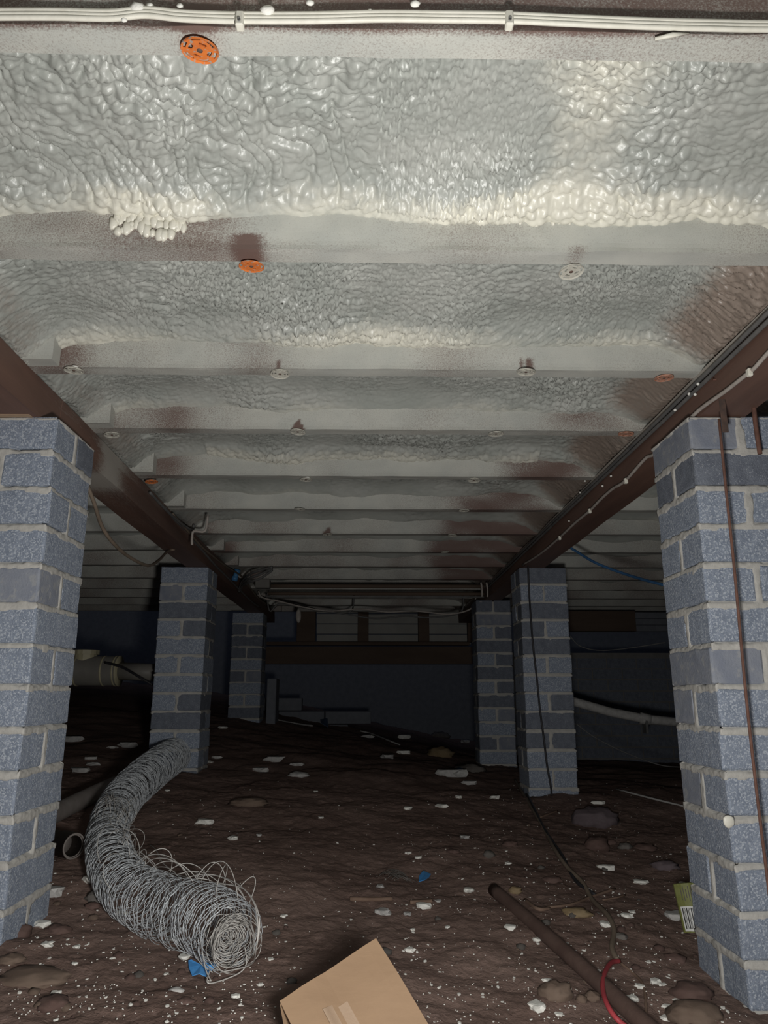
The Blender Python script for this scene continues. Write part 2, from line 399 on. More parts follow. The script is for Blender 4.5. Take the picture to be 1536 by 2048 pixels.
for i, y in enumerate(JY):
    if i < 2: continue
    fine = .008 if i < 8 else .016
    o = put('joist', joist_mesh(i, -1.02 + .0 * i if i > 3 else -1.4, 3.5, y, fine))
    tag(o, ORD.get(i, '%s timber joist, dark, beyond the crossing conduits' % ['eleventh', 'twelfth', 'thirteenth', 'last and fourteenth'][min(3, max(0, i - 13))]), 'joist', 'floor joists')
    if i >= 4:       # the joists of the left bay lap beside them and end over the bearer
        xe = float(left_in(y)) + .065
        import bmesh
        me = mesh_l = joist_mesh(i + 40, -4.4, xe, y - JW - .004, .02)
        o = put('joist', me)
        tag(o, {4: 'left-bay joist lapped on the second joist', 5: 'stub of left-bay joist lapped on the third joist, brown speckled end', 6: 'stub of left-bay joist lapped on the fourth joist',
                7: 'left-bay joist end lapped on the fifth joist', 8: 'left-bay joist end lapped on the sixth joist', 9: 'left-bay joist end lapped on the seventh joist', 10: 'left-bay joist seen behind the hanging brown cable', 11: 'left-bay joist above the second pier on the left'}.get(i, 'dark left-bay joist lapped on the %s joist' % ['ninth', 'tenth', 'eleventh', 'twelfth', 'last'][max(0, min(i, 16) - 12)]), 'joist', 'left-bay joists')

def bearer(y0, y1, xin, side, label):
    ys = np.linspace(y0, y1, int((y1 - y0) / .02) + 2)
    ring = []
    for t in np.linspace(0, 1, 9): ring.append((0, HJ - .002 + (HB - HJ + .002) * t))
    for t in np.linspace(0, 1, 8)[1:]: ring.append((BW * t, HB))
    for t in np.linspace(0, 1, 6)[1:]: ring.append((BW, HB + (HJ - .002 - HB) * t))
    k = len(ring); V = []; at = []
    for y in ys:
        xi = float(xin(y))
        for (u, z) in ring:
            X = xi + side * u; V.append((X + .0015 * math.sin(y * 9 + z * 40), y, CAMZ + z))
    V = np.array(V); Z = V[:, 2] - CAMZ
    if side < 0:
        a = .25 + .35 * pn(V[:, 1] * 2.3, Z * 6) + .75 * np.exp(-((V[:, 1] - 2.13) / .11) ** 2) + .2 * (Z > HJ - .03) - .3 * sstep(3.0, 4.0, V[:, 1])
    else:
        a = .05 + .3 * pn(V[:, 1] * 2.3 + 9, Z * 6) + 1.2 * sstep(HJ - .030, HJ - .012, Z) * (np.abs(V[:, 0] - RIGHT_IN) < .006) + .3 * np.exp(-((V[:, 1] - 2.1) / .15) ** 2) - .5 * sstep(2.4, 3.4, V[:, 1])
    F = grid_faces(len(ys), k).tolist(); n = len(ys)
    if side > 0: F = F
    else: F = [f[::-1] for f in F]
    F += [list(range(k)), [(n - 1) * k + i for i in range(k)][::-1]] + [[i * k, (i + 1) * k, (i + 1) * k + k - 1, i * k + k - 1] for i in range(n - 1)]
    o = put('bearer', mesh('bearer', V, F, m_wood, smooth=False, attrs={'bare': a}))
    return tag(o, label, 'beam', 'bearers')
bearer(-.9, 1.742, left_in, -1, 'near length of the left timber bearer, red-brown with white specks')
bearer(1.746, 6.45, left_in, -1, 'far length of the left timber bearer, with a pale sprayed patch')
bearer(-.9, 6.45, lambda y: RIGHT_IN, 1, 'dark brown timber bearer on the right, cables along its side')

# ------------------------------------------------------------------ sprayed foam between the joists
def foam(idx):
    y0 = JY[idx] + JW - .001; y1 = JY[idx + 1] + .001
    near = idx <= 4
    st = {2: .006, 3: .0026, 4: .0030, 5: .0036, 6: .0045, 7: .006}.get(idx, .010)
    xs = axis([(-4.4, -1.1, .04), (-1.1, -.9, st * 1.6), (-.9, .9, st), (.9, 1.1, st * 1.6), (1.1, 3.5, .04)])
    ys = np.linspace(y0, y1, int((y1 - y0) / st) + 1)
    X, Y = np.meshgrid(xs, ys, indexing='ij'); d1 = y1 - Y; d0 = Y - y0
    Y_ = Y + idx * 3.3
    ed = .012 * pn(X * 5, X * 0 + idx * 2.7) + .007 * pn(X * 14, X * 0 + idx)
    z = HT - .008 + .010 * fbm(X * 2.2, Y_ * 2.2, 2, idx)
    z -= (.032 + ed) * np.exp(-(d1 / .045) ** 1.5) + .012 * np.exp(-d0 / .02)
    # mound along the bearers
    for xb in (left_in(Y) - BW / 2, RIGHT_IN + BW / 2):
        e = np.clip(np.abs(X - xb) - BW / 2 - .004, 0, 9); z = z - (HT - HJ - .022) * np.exp(-(e / .05) ** 1.3) * (1 - .35 * np.exp(-(d1 / .05) ** 2))
    # creased skin: warped, stretched billows
    ang = .30 if idx == 3 else .5
    wx = .022 * pn(X * 9, Y_ * 9, 2); wy = .022 * pn(X * 9, Y_ * 9, 7)
    flow = np.where(X < .12, ang, -.55) if idx == 3 else .35 * pn(X * 2, Y_ * 2, 1)
    flow = ang * (1 - sstep(0, .25, X)) - .32 * sstep(0, .25, X) if idx == 3 else flow
    ca_, sa_ = np.cos(flow), np.sin(flow)
    U = (X + wx) * ca_ + (Y_ + wy) * sa_ * -1; Vv = (X + wx) * sa_ + (Y_ + wy) * ca_
    k = 1.0 if idx <= 4 else .9
    b1 = np.abs(pn(U * 38 * k, Vv * 60 * k, 1)); b2 = np.abs(pn((X + wx * .6) * 75, (Y_ + wy * .6) * 90, 4)); b3 = np.abs(pn(U * 17, Vv * 34, 6))
    w1 = 1 - np.clip(worley((X + wx * .7) * 52, (Y_ + wy * .7) * 62, idx), 0, 1)
    patch = sstep(-.25, .35, pn(X * 3.2, Y_ * 4.5, 9))
    amp = (.55 + .75 * sstep(-.3, .5, pn(X * 4, Y_ * 4, 13))) * (.25 + .75 * sstep(0, .03, d1)) * (.4 + .6 * sstep(0, .02, d0))
    if idx == 3: amp = amp * (1 + .9 * np.exp(-(d0 / .07) ** 2))
    if idx >= 5: amp = amp * (.55 + .45 * patch)
    if idx >= 7: amp = amp * .7
    if idx <= 4:
        g1 = np.abs(pn(U * 15 + .6 * pn(X * 12, Y_ * 12, 5), Vv * 2.6, 11)); g2 = np.abs(pn(U * 24 + .5 * pn(X * 20, Y_ * 20, 6), Vv * 4.5, 15))
        gs = (1 - .75 * sstep(.02, .16, X)) * (1 if idx == 3 else .35)
        z += gs * (.0075 * np.exp(-(g1 / .07) ** 2) + .0045 * np.exp(-(g2 / .06) ** 2)) * sstep(0, .05, d1)
    z -= amp * 1.8 * (.0062 * np.sqrt(b1 + .003) + .0028 * np.sqrt(b2 + .003) + .0052 * b3 + .0058 * w1 * patch) - .006
    # popcorn dollops where the foam meets the next joist
    pop = sstep(.05, .015, np.abs(d1 - .026)) 
    if idx == 3: reg = sstep(-.56, -.5, X * 1.0) * 0 + np.exp(-((X + .36) / .11) ** 4) + np.exp(-((X - .24) / .14) ** 4) + .5 * np.exp(-((X - .52) / .1) ** 4) + .45 * sstep(-.2, -.1, X)
    elif idx == 6: reg = .8 * np.ones_like(X) * (np.abs(X) < .55)
    elif idx == 4: reg = .35 + .3 * pn(X * 3, X * 0, 3)
    else: reg = .3 * sstep(-.1, .4, pn(X * 3, X * 0 + idx, 3))
    wp = 1 - np.clip(worley(X * 48, Y_ * 55, idx + 3) * 1.35, 0, 1) ** 2
    z -= pop * np.clip(reg, 0, 1) * (.010 * wp + .004)
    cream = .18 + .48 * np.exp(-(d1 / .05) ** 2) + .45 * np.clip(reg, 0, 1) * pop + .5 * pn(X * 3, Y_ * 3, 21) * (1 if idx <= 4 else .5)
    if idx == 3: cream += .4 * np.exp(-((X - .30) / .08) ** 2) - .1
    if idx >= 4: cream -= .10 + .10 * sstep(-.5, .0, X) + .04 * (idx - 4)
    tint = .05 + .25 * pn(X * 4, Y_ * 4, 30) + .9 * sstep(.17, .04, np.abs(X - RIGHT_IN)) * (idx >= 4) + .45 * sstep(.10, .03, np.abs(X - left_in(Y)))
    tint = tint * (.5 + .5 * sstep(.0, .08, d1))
    V = np.stack([X, Y, CAMZ + z], -1).reshape(-1, 3)
    F = grid_faces(len(xs), len(ys))[:, ::-1]
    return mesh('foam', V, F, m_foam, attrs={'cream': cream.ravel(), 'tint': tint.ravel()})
FL = {2: 'strip of foam in front of the nearest joist at the top of the picture', 3: 'largest nearest panel of wrinkled grey-white spray foam between the first two joists',
      4: 'second panel of bubbly spray foam, between the second and third joists', 5: 'third panel of spray foam, between the third and fourth joists',
      6: 'fourth panel of spray foam with a fringed lower edge, behind the fourth joist', 7: 'fifth panel of spray foam, behind the fifth joist', 8: 'sixth panel of spray foam, a thin band behind the sixth joist',
      9: 'seventh panel of spray foam, a thin band behind the seventh joist'}
for i in range(2, len(JY) - 1):
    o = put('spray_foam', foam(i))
    if i == 3: FOAM3 = o
    tag(o, FL.get(i, 'dark far sliver of spray foam, number %s from the back wall' % ['six', 'five', 'four', 'three', 'two', 'one'][max(0, min(5, i - 10))]), 'insulation', 'foam panels between the joists')
# hanging dollops on the edge of the second joist
m_fresh = M('fresh_foam', (.60, .58, .50), (.68, .66, .58), scale=40, rough=.35, spec=.5, bump=.15, bscale=120)
rd = random.Random(5); kk = 0
for x in range(232, 376, 11):
    rows = 3 if x < 375 else 1
    for r_ in range(rows):
        y = 432 + r_ * 13 + rd.uniform(-5, 5) + (10 if 300 < x < 345 and r_ == 2 else 0) + (6 if x > 375 else 0); s_ = rd.uniform(.0045, .0080) * (1.15 if 300 < x < 345 else 1)
        pos = PY(x + rd.uniform(-5, 5), y, JY[4] - .001); V, F = blob((s_, s_ * .8, s_ * rd.uniform(1.1, 2.0)), 2, .3, kk); kk += 1
        put('foam_drip', mesh('foam_drip', V, F, m_fresh), FOAM3, pos)
for x in range(985, 1200, 11):
    y = 434 + rd.uniform(-9, 9); s_ = rd.uniform(.0035, .0060); pos = PY(x, y, JY[4] - .000); V, F = blob((s_ * .8, s_ * .8, s_ * 2.0), 2, .2, kk); kk += 1
    put('foam_drip', mesh('foam_drip', V, F, m_fresh), FOAM3, pos)

# ------------------------------------------------------------------ fixing discs
def disc(kind, seed):
    m1 = {'orange': m_orange, 'red': m_redor, 'cream': m_disc}[kind]
    R = .0212; t = .0016; seg = 48; rr = [0.0022, .0045, .0062, .0085, .0105, .0130, .0155, .0185, .0212]
    V = []; F = []; off = 0
    for zs in (0, -t):
        for ir, r in enumerate(rr):
            for s in range(seg):
                a = 2 * math.pi * s / seg
                lip = -.0008 if ir == len(rr) - 1 else 0
                V.append((r * math.cos(a), r * math.sin(a), zs + lip * (1 if zs == 0 else 1.5)))
    nr = len(rr)
    def hole(ir, s):
        if ir in (3, 4): return (s % 12) in (1, 2, 3, 4, 5, 6)
        if ir == 6: return (s % 8) in (1, 2, 3, 4, 5)
        if ir == 7 - 0: return False
        return False
    ho = [[hole(ir, s) for s in range(seg)] for ir in range(nr - 1)]
    for s in range(seg):
        s2 = (s + 1) % seg
        for ir in range(nr - 1):
            if ho[ir][s]: continue
            a, b, c, d = ir * seg + s, (ir + 1) * seg + s, (ir + 1) * seg + s2, ir * seg + s2
            F.append([a, b, c, d]); F.append([a + nr * seg, d + nr * seg, c + nr * seg, b + nr * seg])
        a, b = (nr - 1) * seg + s, (nr - 1) * seg + s2
        F.append([a, a + nr * seg, b + nr * seg, b])
        for ir in range(nr - 1):    # walls of the holes
            if ho[ir][s]:
                for (p, q) in ((ir * seg + s, ir * seg + s2), ((ir + 1) * seg + s, (ir + 1) * seg + s2)): F.append([p, q, q + nr * seg, p + nr * seg])
                if not ho[ir][s - 1]: F.append([ir * seg + s, (ir + 1) * seg + s, (ir + 1) * seg + s + nr * seg, ir * seg + s + nr * seg])
                if not ho[ir][s2]: F.append([ir * seg + s2, (ir + 1) * seg + s2, (ir + 1) * seg + s2 + nr * seg, ir * seg + s2 + nr * seg])
    return mesh('disc_plate', np.array(V), F, m1, smooth=False)
dm = {k: disc(k, 0) for k in ('orange', 'red', 'cream')}
hv, hfc = lathe([(.0001, -.0032), (.0022, -.0030), (.0034, -.0022), (.0036, 0), (.0022, .004)], 14)
headm = mesh('screw_head', hv, hfc, m_strap)
for n, (j, x, y, c, lab) in enumerate(DISCS):
    _, px, py = disc_pos[n]
    e = tag(empty('fixing_disc', (px, py, CAMZ + HJ - .005), n * .7), lab, 'disc', 'insulation fixing discs')
    tl = (.16 if n == 0 else .10 * math.sin(n * 2.1), .06 * math.cos(n * 3))
    e.rotation_euler = (tl[0], tl[1], n * .7)
    put('plate', dm[c], e); put('screw_head', headm, e)
    if n in (3, 4, 12):
        V, F = blob((.011, .008, .004), 2, .2, n); put('foam_dollop', mesh('foam_dollop', V, F, m_white), e, (-.008, .0, .003))

# ------------------------------------------------------------------ brick piers
def brick_mesh(lx, ly, lz, seed, m, fine=True):
    nx, ny, nz = (9, 5, 4) if fine else (3, 2, 2)
    if ly > lx: nx, ny = ny, nx
    idm = {}; V = []; F = []
    def vid(i, j, k):
        if (i, j, k) not in idm: idm[(i, j, k)] = len(V); V.append((i / nx, j / ny, k / nz))
        return idm[(i, j, k)]
    for i in range(nx):
        for j in range(ny):
            F.append([vid(i, j, 0), vid(i, j + 1, 0), vid(i + 1, j + 1, 0), vid(i + 1, j, 0)]); F.append([vid(i, j, nz), vid(i + 1, j, nz), vid(i + 1, j + 1, nz), vid(i, j + 1, nz)])
    for i in range(nx):
        for k in range(nz):
            F.append([vid(i, 0, k), vid(i + 1, 0, k), vid(i + 1, 0, k + 1), vid(i, 0, k + 1)]); F.append([vid(i, ny, k), vid(i, ny, k + 1), vid(i + 1, ny, k + 1), vid(i + 1, ny, k)])
    for j in range(ny):
        for k in range(nz):
            F.append([vid(0, j, k), vid(0, j, k + 1), vid(0, j + 1, k + 1), vid(0, j + 1, k)]); F.append([vid(nx, j, k), vid(nx, j + 1, k), vid(nx, j + 1, k + 1), vid(nx, j, k + 1)])
    V = np.array(V) - .5
    ext = (np.abs(np.abs(V) - .5) < 1e-6).sum(1)
    # pull subdivision lines next to the edges so the arris stays tight
    sc = np.array([lx, ly, lz]); W = V * sc
    if fine:
        for ax, n_ in ((0, nx), (1, ny), (2, nz)):
            a = np.abs(V[:, ax]); inner = np.abs(a - (.5 - 1 / n_)) < 1e-6
            W[inner, ax] = np.sign(V[inner, ax]) * (sc[ax] / 2 - .005)
        W = W - np.sign(V) * (np.abs(np.abs(V) - .5) < 1e-6) * np.where(ext >= 2, .0016, 0)[:, None]
        amp = .0013
        for ax in range(3):
            W[:, ax] += amp * pn(W[:, (ax + 1) % 3] * 40 + seed * 3.3, W[:, (ax + 2) % 3] * 40 + ax * 7, seed) + (ext >= 2) * .0012 * RNG.standard_normal(len(W)) * .6
    return mesh('brick', W, F, m, smooth=False)
BR = {}
for ax in (0, 1):
    for mi, m_ in enumerate((m_brick, m_brick2, m_brick3)):
        for s in range(4 if mi == 0 else 2):
            BR[(ax, mi, s)] = brick_mesh(.23 if ax == 0 else .11, .11 if ax == 0 else .23, .0765, s + ax * 9 + mi * 5, m_)
CP = .086
def pier(X0, Y0, top, base, par, res, label, seed, dark=(), lean=0):
    rnd = random.Random(seed); W = .23
    nc = int(math.ceil((top - base) / CP)) + 1
    e = tag(empty('brick_pier', (X0 + W / 2, Y0 + W / 2, CAMZ + top - nc * CP), 0), label, 'pier', 'brick piers')
    org = Vector(e.location)
    for c in range(nc):
        zc = top - c * CP - CP / 2 + .005; full = (c % 2 == par)
        for s in (0, 1):
            a, b = (0, 1) if full else (1, 0)
            off = (s * 2 - 1) * .06
            pos = Vector((X0 + W / 2 + (0 if full else off), Y0 + W / 2 + (off if full else 0), CAMZ + zc))
            pos += Vector((rnd.uniform(-.0025, .0025), rnd.uniform(-.0025, .0025), rnd.uniform(-.0012, .0012)))
            mi = 1 if (c, s) in dark or (c, -1) in dark or (Y0 > 3 and rnd.random() < .35) else (2 if rnd.random() < .16 else 0)  # extra dark bricks on the far piers paint in the lamp's falloff
            me = BR[(0 if full else 1, mi, rnd.randrange(4 if mi == 0 else 2))]
            put('brick', me, e, pos - org, (rnd.uniform(-.006, .006), rnd.uniform(-.006, .006), rnd.uniform(-.012, .012) + (math.pi if rnd.random() < .5 else 0)))
    # the mortar: one shell whose joints swell and shrink; behind the bricks it lies deeper
    zs = np.arange(base - .06, top - .002, res); us = np.linspace(0, W, int(W / res) + 1)
    VV = []; nper = 4 * (len(us) - 1)
    n1 = len(us) - 1
    U = np.concatenate([us[:-1]] * 4); face = np.repeat([0, 1, 2, 3], n1)
    Ug, Zg = np.meshgrid(U, zs, indexing='ij'); Fg = np.repeat(face[:, None], len(zs), 1)
    cc = (top - Zg) / CP; ci = np.floor(cc).astype(int); dz = np.minimum(np.abs(cc - np.round(cc)) * CP, 9)
    fullc = (ci % 2 == par); frontlike = (Fg % 2 == 0)
    split = np.where(frontlike, ~fullc, fullc)
    du = np.where(split, np.abs(Ug - W / 2), 9)
    dcorner = np.minimum(Ug, W - Ug)
    nz_ = pn(Ug * 35 + Fg * 11 + seed, Zg * 35, seed); n2 = pn(Ug * 90 + Fg * 5, Zg * 90 + seed, seed + 2); n3 = pn(Ug * 14 + Fg * 7, Zg * 14 + seed * 2, seed + 4)
    hw = .0078 + .0034 * nz_ + .0045 * np.clip(n3, 0, 1)
    d = np.minimum(dz, du)
    off = -.009 + (.0094 + .0018 * n3 + .0010 * n2 + .0012) * sstep(hw + .0012, hw - .0012, d)
    off = off - .0012
    cx = np.where(Fg == 0, Ug, np.where(Fg == 1, W, np.where(Fg == 2, W - Ug, 0)))
    cy = np.where(Fg == 0, 0, np.where(Fg == 1, Ug, np.where(Fg == 2, W, W - Ug)))
    nx_ = np.where(Fg == 1, 1, np.where(Fg == 3, -1, 0)).astype(float); ny_ = np.where(Fg == 0, -1, np.where(Fg == 2, 1, 0)).astype(float)
    cor = (Ug < 1e-9); nx_ = np.where(cor & (Fg == 0), -1, np.where(cor & (Fg == 2), 1, nx_)); ny_ = np.where(cor & (Fg == 1), -1, np.where(cor & (Fg == 3), 1, ny_))
    PXx = X0 + cx + nx_ * off; PYy = Y0 + cy + ny_ * off
    V = np.stack([PXx - org.x, PYy - org.y, CAMZ + Zg - org.z], -1).reshape(-1, 3)
    nu, nv = Ug.shape; i = np.arange(nu)[:, None]; j = np.arange(nv - 1)[None]; i2 = (i + 1) % nu
    F = np.stack([i * nv + j, i2 * nv + j, i2 * nv + j + 1, i * nv + j + 1], -1).reshape(-1, 4)
    put('mortar', mesh('mortar', V, F, m_mortar, smooth=True), e)
    return e
pier(-.947, 1.617, HB, -.52, 0, .0035, 'near left grey brick pier, cut off by the left edge of the picture', 1, dark=[(0, 1)])
pier(.713, 1.586, HB, -.70, 1, .0035, 'near right blue-grey brick pier with a thin rusty rod hanging before it', 2, dark=[(1, -1)])
pier(-1.031, 3.636, HB, -.40, 0, .007, 'second grey brick pier on the left, the wire netting roll at its foot', 3)
pier(.721, 3.636, HB, -.52, 0, .007, 'second grey brick pier on the right, a black cable hanging down its front', 4, dark=[(3, 0), (8, 0)])
pier(-1.052, 5.68, HB, -.26, 0, .01, 'far left brick pier, third in its row', 5)
pier(.675, 4.9, HB, -.50, 1, .01, 'far right brick pier, partly behind the second one', 6)
# timber packer on the near left pier
tag(put('timber_packer', box_mesh('timber_packer', -.93, -.775, 1.600, 1.612 + .10, CAMZ + HB - .001, CAMZ + HB + .0, M('pale_timber', (.42, .30, .20), (.36, .25, .17)), 0), None, (0, 0, 0)),
    'thin pale timber packer on top of the near left pier', 'packer')

# ------------------------------------------------------------------ walls of the underfloor space
def brick_wall(name, label, x0, x1, Y, zb, zt, mats):
    e = empty(name, ((x0 + x1) / 2, Y, CAMZ + zb)); tag(e, label, kind='structure')
    org = Vector(e.location)
    put('mortar_face', box_mesh('mortar_face', x0, x1, Y + .004, Y + .10, CAMZ + zb, CAMZ + zt, m_mortar_dk, 0), e, -org)
    n = int((zt - zb) / CP)
    for c in range(n):
        x = x0 + (.12 if c % 2 else 0)
        while x + .23 <= x1 + .01:
            put('brick', BRL[random.randrange(3)], e, Vector((x + .115, Y + .055, CAMZ + zb + c * CP + CP / 2)) - org)
            x += .24
    return e
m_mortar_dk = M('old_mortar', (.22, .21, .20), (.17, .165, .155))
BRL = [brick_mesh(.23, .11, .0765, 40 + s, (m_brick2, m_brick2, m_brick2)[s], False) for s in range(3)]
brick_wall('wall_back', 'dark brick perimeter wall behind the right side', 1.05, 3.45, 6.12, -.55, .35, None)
for nm, lb, a in (('wall_left', 'dark side wall far on the left', (-4.7, -4.6, -1, 9, -1.2, 1.5)), ('wall_right', 'dark side wall far on the right', (3.5, 3.6, -1, 9, -1.2, 1.5)),
              ('wall_far', 'unlit rear wall behind the timber frame', (-4.7, 3.6, 8.6, 8.7, -1.2, 1.5))):
    tag(put(nm, box_mesh(nm, a[0], a[1], a[2], a[3], CAMZ + a[4], CAMZ + a[5], m_block, 0)), lb, kind='structure')
# back timber frame: bottom plate, studs, pale boards behind
fr = tag(empty('timber_wall_frame', PY(735, 1325, 6.5)), 'dark timber frame across the back with pale boards behind its studs', 'frame')
o0 = Vector(fr.location)
def fpart(nm, a, b, y0, y1, m, bev=.003):
    p = PY(a[0], a[1], 6.5); q = PY(b[0], b[1], 6.5)
    return put(nm, box_mesh(nm, min(p.x, q.x), max(p.x, q.x), y0, y1, min(p.z, q.z), max(p.z, q.z), m, bev), fr, -o0)
fpart('bottom_plate', (528, 1293), (945, 1328), 6.48, 6.58, m_oldwood)
fpart('ledge_strip', (532, 1284), (938, 1291), 6.46, 6.55, m_oldwood)
for a, b in ((595, 630), (716, 737), (836, 859), (934, 948)): fpart('stud', (a, 1200), (b, 1284), 6.50, 6.57, m_oldwood)
for k in range(4): fpart('weatherboard', (632, 1204 + k * 21), (945, 1224 + k * 21), 6.60 + .004 * (k % 2), 6.62 + .004 * (k % 2), m_board, .002)
# beam and boards on the right, in front of the back wall
bm_ = tag(empty('lintel_beam', PY(1205, 1262, 6.0)), 'dark timber beam against the rear brick wall on the right', 'beam'); o1 = Vector(bm_.location)
p, q = PY(1138, 1262, 6.0), PY(1270, 1222, 6.0)
put('beam_body', box_mesh('beam_body', p.x, q.x, 6.0, 6.1, p.z, q.z, m_oldwood), bm_, -o1)
for k in range(3):
    p, q = PY(1272, 1236 + k * 13, 6.0), PY(1350, 1224 + k * 13, 6.0)
    put('weatherboard', box_mesh('weatherboard', p.x, q.x, 6.02, 6.05, p.z, q.z, m_block, .002), bm_, -o1)
# low blockwork under the frame on the left
lw = tag(empty('low_block_wall', PY(645, 1440, 6.3)), 'low grey blockwork wall on the rising soil at the back', 'wall'); o2 = Vector(lw.location)
blk = box_mesh('block', -.19, .19, -.05, .05, -.05, .05, m_block, .004)
for c in range(3):
    for k in range(2):
        if c == 2 and k == 1: continue
        put('block', blk, lw, Vector((-.78 + k * .39 + (.19 if c % 2 else 0), 6.55, CAMZ - .27 + c * .108)) - o2)
# short stub beside the far left pier
st = tag(empty('block_stub', PY(540, 1440, 5.9)), 'short upright concrete block beside the far left pier', 'block'); o3 = Vector(st.location)
p, q = PY(531, 1450, 5.75), PY(553, 1357, 5.75)
put('block_body', box_mesh('block_body', p.x, q.x, 5.75, 5.95, p.z - .04, q.z, m_block, .005), st, -o3)

# ------------------------------------------------------------------ cables and pipes overhead
# ribbed cream cable on the nearest joist
pr = []
for k, zc in enumerate((-.0046, 0, .0046)):
    pass
def ribbed(pts):
    parts = []
    for k, off in enumerate((-.0046, 0, .0046)):
        pp = [Vector((p.x, p.y - .0002, p.z + off)) for p in smooth_path(pts, 8)]
        parts.append(tube(pp, .0030, 8))
    return join(parts)
pc = [PY(x, y, JY[3] - .0065) for x, y in ((-420, 40), (-200, 32), (0, 29), (120, 29), (220, 31), (290, 25), (360, 32), (430, 35), (480, 36), (620, 36), (760, 33), (880, 34), (1015, 36), (1150, 42), (1300, 48), (1420, 51), (1536, 53), (1750, 52), (1950, 56))]
ce = tag(empty('ribbed_cable', (0, JY[3] - .0065, pc[8].z)), 'cream ribbed cable clipped along the nearest joist at the top', 'cable'); oc = Vector(ce.location)
V, F = ribbed(pc); put('sheath', mesh('sheath', V - np.array(oc), F, m_cream), ce)
for x, y in ((479, 37), (1019, 36)):
    p = PY(x, y, JY[3] - .0105) - oc
    c_ = put('clip', box_mesh('clip', -.0045, .0045, -.002, .009, -.0095, .0095, m_cream, .0015), ce, p)
    put('nail', mesh('nail', *[(v if i else v) for i, v in enumerate(lathe([(.0018, -.001), (.0018, .001)], 10))], m_grey), c_, (0, -.0028, -.004), (math.pi / 2, 0, 0))
BL = ['larger cream foam blob on top of the ribbed cable, left', 'large cream foam blob on the cable right of the first clip', 'small foam blob hanging under the cable at the left', 'small foam blob above the cable, just right of the larger blob',
      'small foam blob above the cable, left of the first clip', 'foam blob at the top edge between the two clips, left one', 'foam blob at the top edge near the second clip', 'tiny foam blob on the cable midway between the clips']
ON = ['nearest', 'second nearest', 'third nearest', 'fourth nearest', 'fifth nearest', 'sixth nearest', 'seventh nearest', 'eighth nearest', 'farthest']
for k, (x, y, s) in enumerate(((275, 17, .008), (535, 21, .007), (248, 40, .003), (300, 12, .004), (360, 12, .0035), (620, 6, .004), (830, 8, .005), (740, 22, .0028))):
    V, F = blob((s * 1.1, s * .7, s * .8), 2, .25, k + 20)
    tag(put('foam_blob', mesh('foam_blob', V, F, m_white), None, PY(x, y, JY[3] - .007 if k != 1 else JY[3] - .01)), BL[k], 'foam blob', 'foam blobs along the ribbed cable')
# splinter
V, F = tube([PY(1310, 78, JY[3] - .001), PY(1345, 70, JY[3] - .006), PY(1380, 66, JY[3] - .002)], [.0022, .003, .0006], 5)
tag(put('wood_splinter', mesh('wood_splinter', V, F, m_cream)), 'pale wood splinter on the edge of the nearest joist', 'splinter')

# right bearer: two dark conduits high up, a dusty white cable low down
for k, (zr, lab) in enumerate(((.693, 'upper dark conduit along the right bearer'), (.679, 'lower dark conduit along the right bearer'))):
    pts = [(RIGHT_IN - .006, y, CAMZ + zr + .002 * math.sin(y * 2.3 + k)) for y in np.linspace(.2, 4.7, 16)]
    cable('conduit', pts, .0048, m_grey, lab, 'conduit', 'conduits on the right bearer')
hp = [PX(x, y, RIGHT_IN - .006) for x, y in ((1700, 560), (1600, 640), (1536, 706), (1510, 735), (1498, 745), (1450, 783), (1396, 822), (1350, 870), (1309, 908), (1290, 918), (1250, 962), (1225, 978), (1200, 1000), (1179, 1022), (1150, 1046), (1117, 1077), (1080, 1108), (1045, 1130))]
hc = tag(empty('clipped_cable', hp[4]), 'dusty white cable sagging between clips along the bottom of the right bearer', 'cable'); oh = Vector(hc.location)
V, F = tube(smooth_path(hp, 6), .0042, 8); put('sheath', mesh('sheath', V - np.array(oh), F, m_pvcw), hc)
clipm = box_mesh('clip', -.004, .006, -.006, .006, -.008, .008, m_cream, .002)
for x, y in ((1498, 745), (1251, 962), (1179, 1022), (1119, 1076)):
    put('clip', clipm, hc, PX(x, y, RIGHT_IN - .010) - oh)
# scattered foam specks along both bearers
for k, (x, y) in enumerate(((1396, 768), (1390, 789), (1378, 788), (1350, 820), (1222, 952), (1205, 972), (1170, 962), (1160, 985), (1138, 1042))):
    V, F = blob((.004, .004, .004), 1, .2, k); tag(put('foam_speck', mesh('foam_speck', V, F, m_white), None, PX(x, y, RIGHT_IN - .0105)), 'tiny white foam speck on the right bearer, %s of the nine' % ON[k], 'foam speck', 'foam specks on the bearers')
# strap and rods at the near right pier
sx = RIGHT_IN - .010
sE = tag(empty('steel_strap', PX(1437, 708, sx)), 'dark rusty flat strap hanging over the right bearer in front of the near right pier', 'strap'); oS = Vector(sE.location)
a, b = PY(1430, 712, 1.49), PY(1440, 880, 1.49)
me = box_mesh('strap_blade', -.0065, .0065, -.0015, .0015, b.z - oS.z, .0, m_strap, .0006); put('strap_blade', me, sE)
sE.location = (a.x + .004, 1.49, a.z); 
put('cross_pin', mesh('cross_pin', *tube([(-.014, 0, -.055), (.014, 0, -.055)], .0022, 6), m_rust), sE)
p1 = PY(1438, 838, 1.485)
cable('thin_rod', [PY(1438, 838, 1.482), PY(1452, 980, 1.482), PY(1468, 1130, 1.482), PY(1490, 1370, 1.482), PY(1514, 1590, 1.482), PY(1540, 1800, 1.482), PY(1572, 2090, 1.482)], .0030, m_rust, 'long thin rusty rod hanging in front of the near right pier', 'rod', sides=8, n=3)
cable('short_rod', [PY(1506, 800, 1.54), PY(1512, 855, 1.54), PY(1520, 908, 1.54)], .0052, m_rust, 'short rusty rod end hanging at the top of the near right pier', 'rod', n=3)

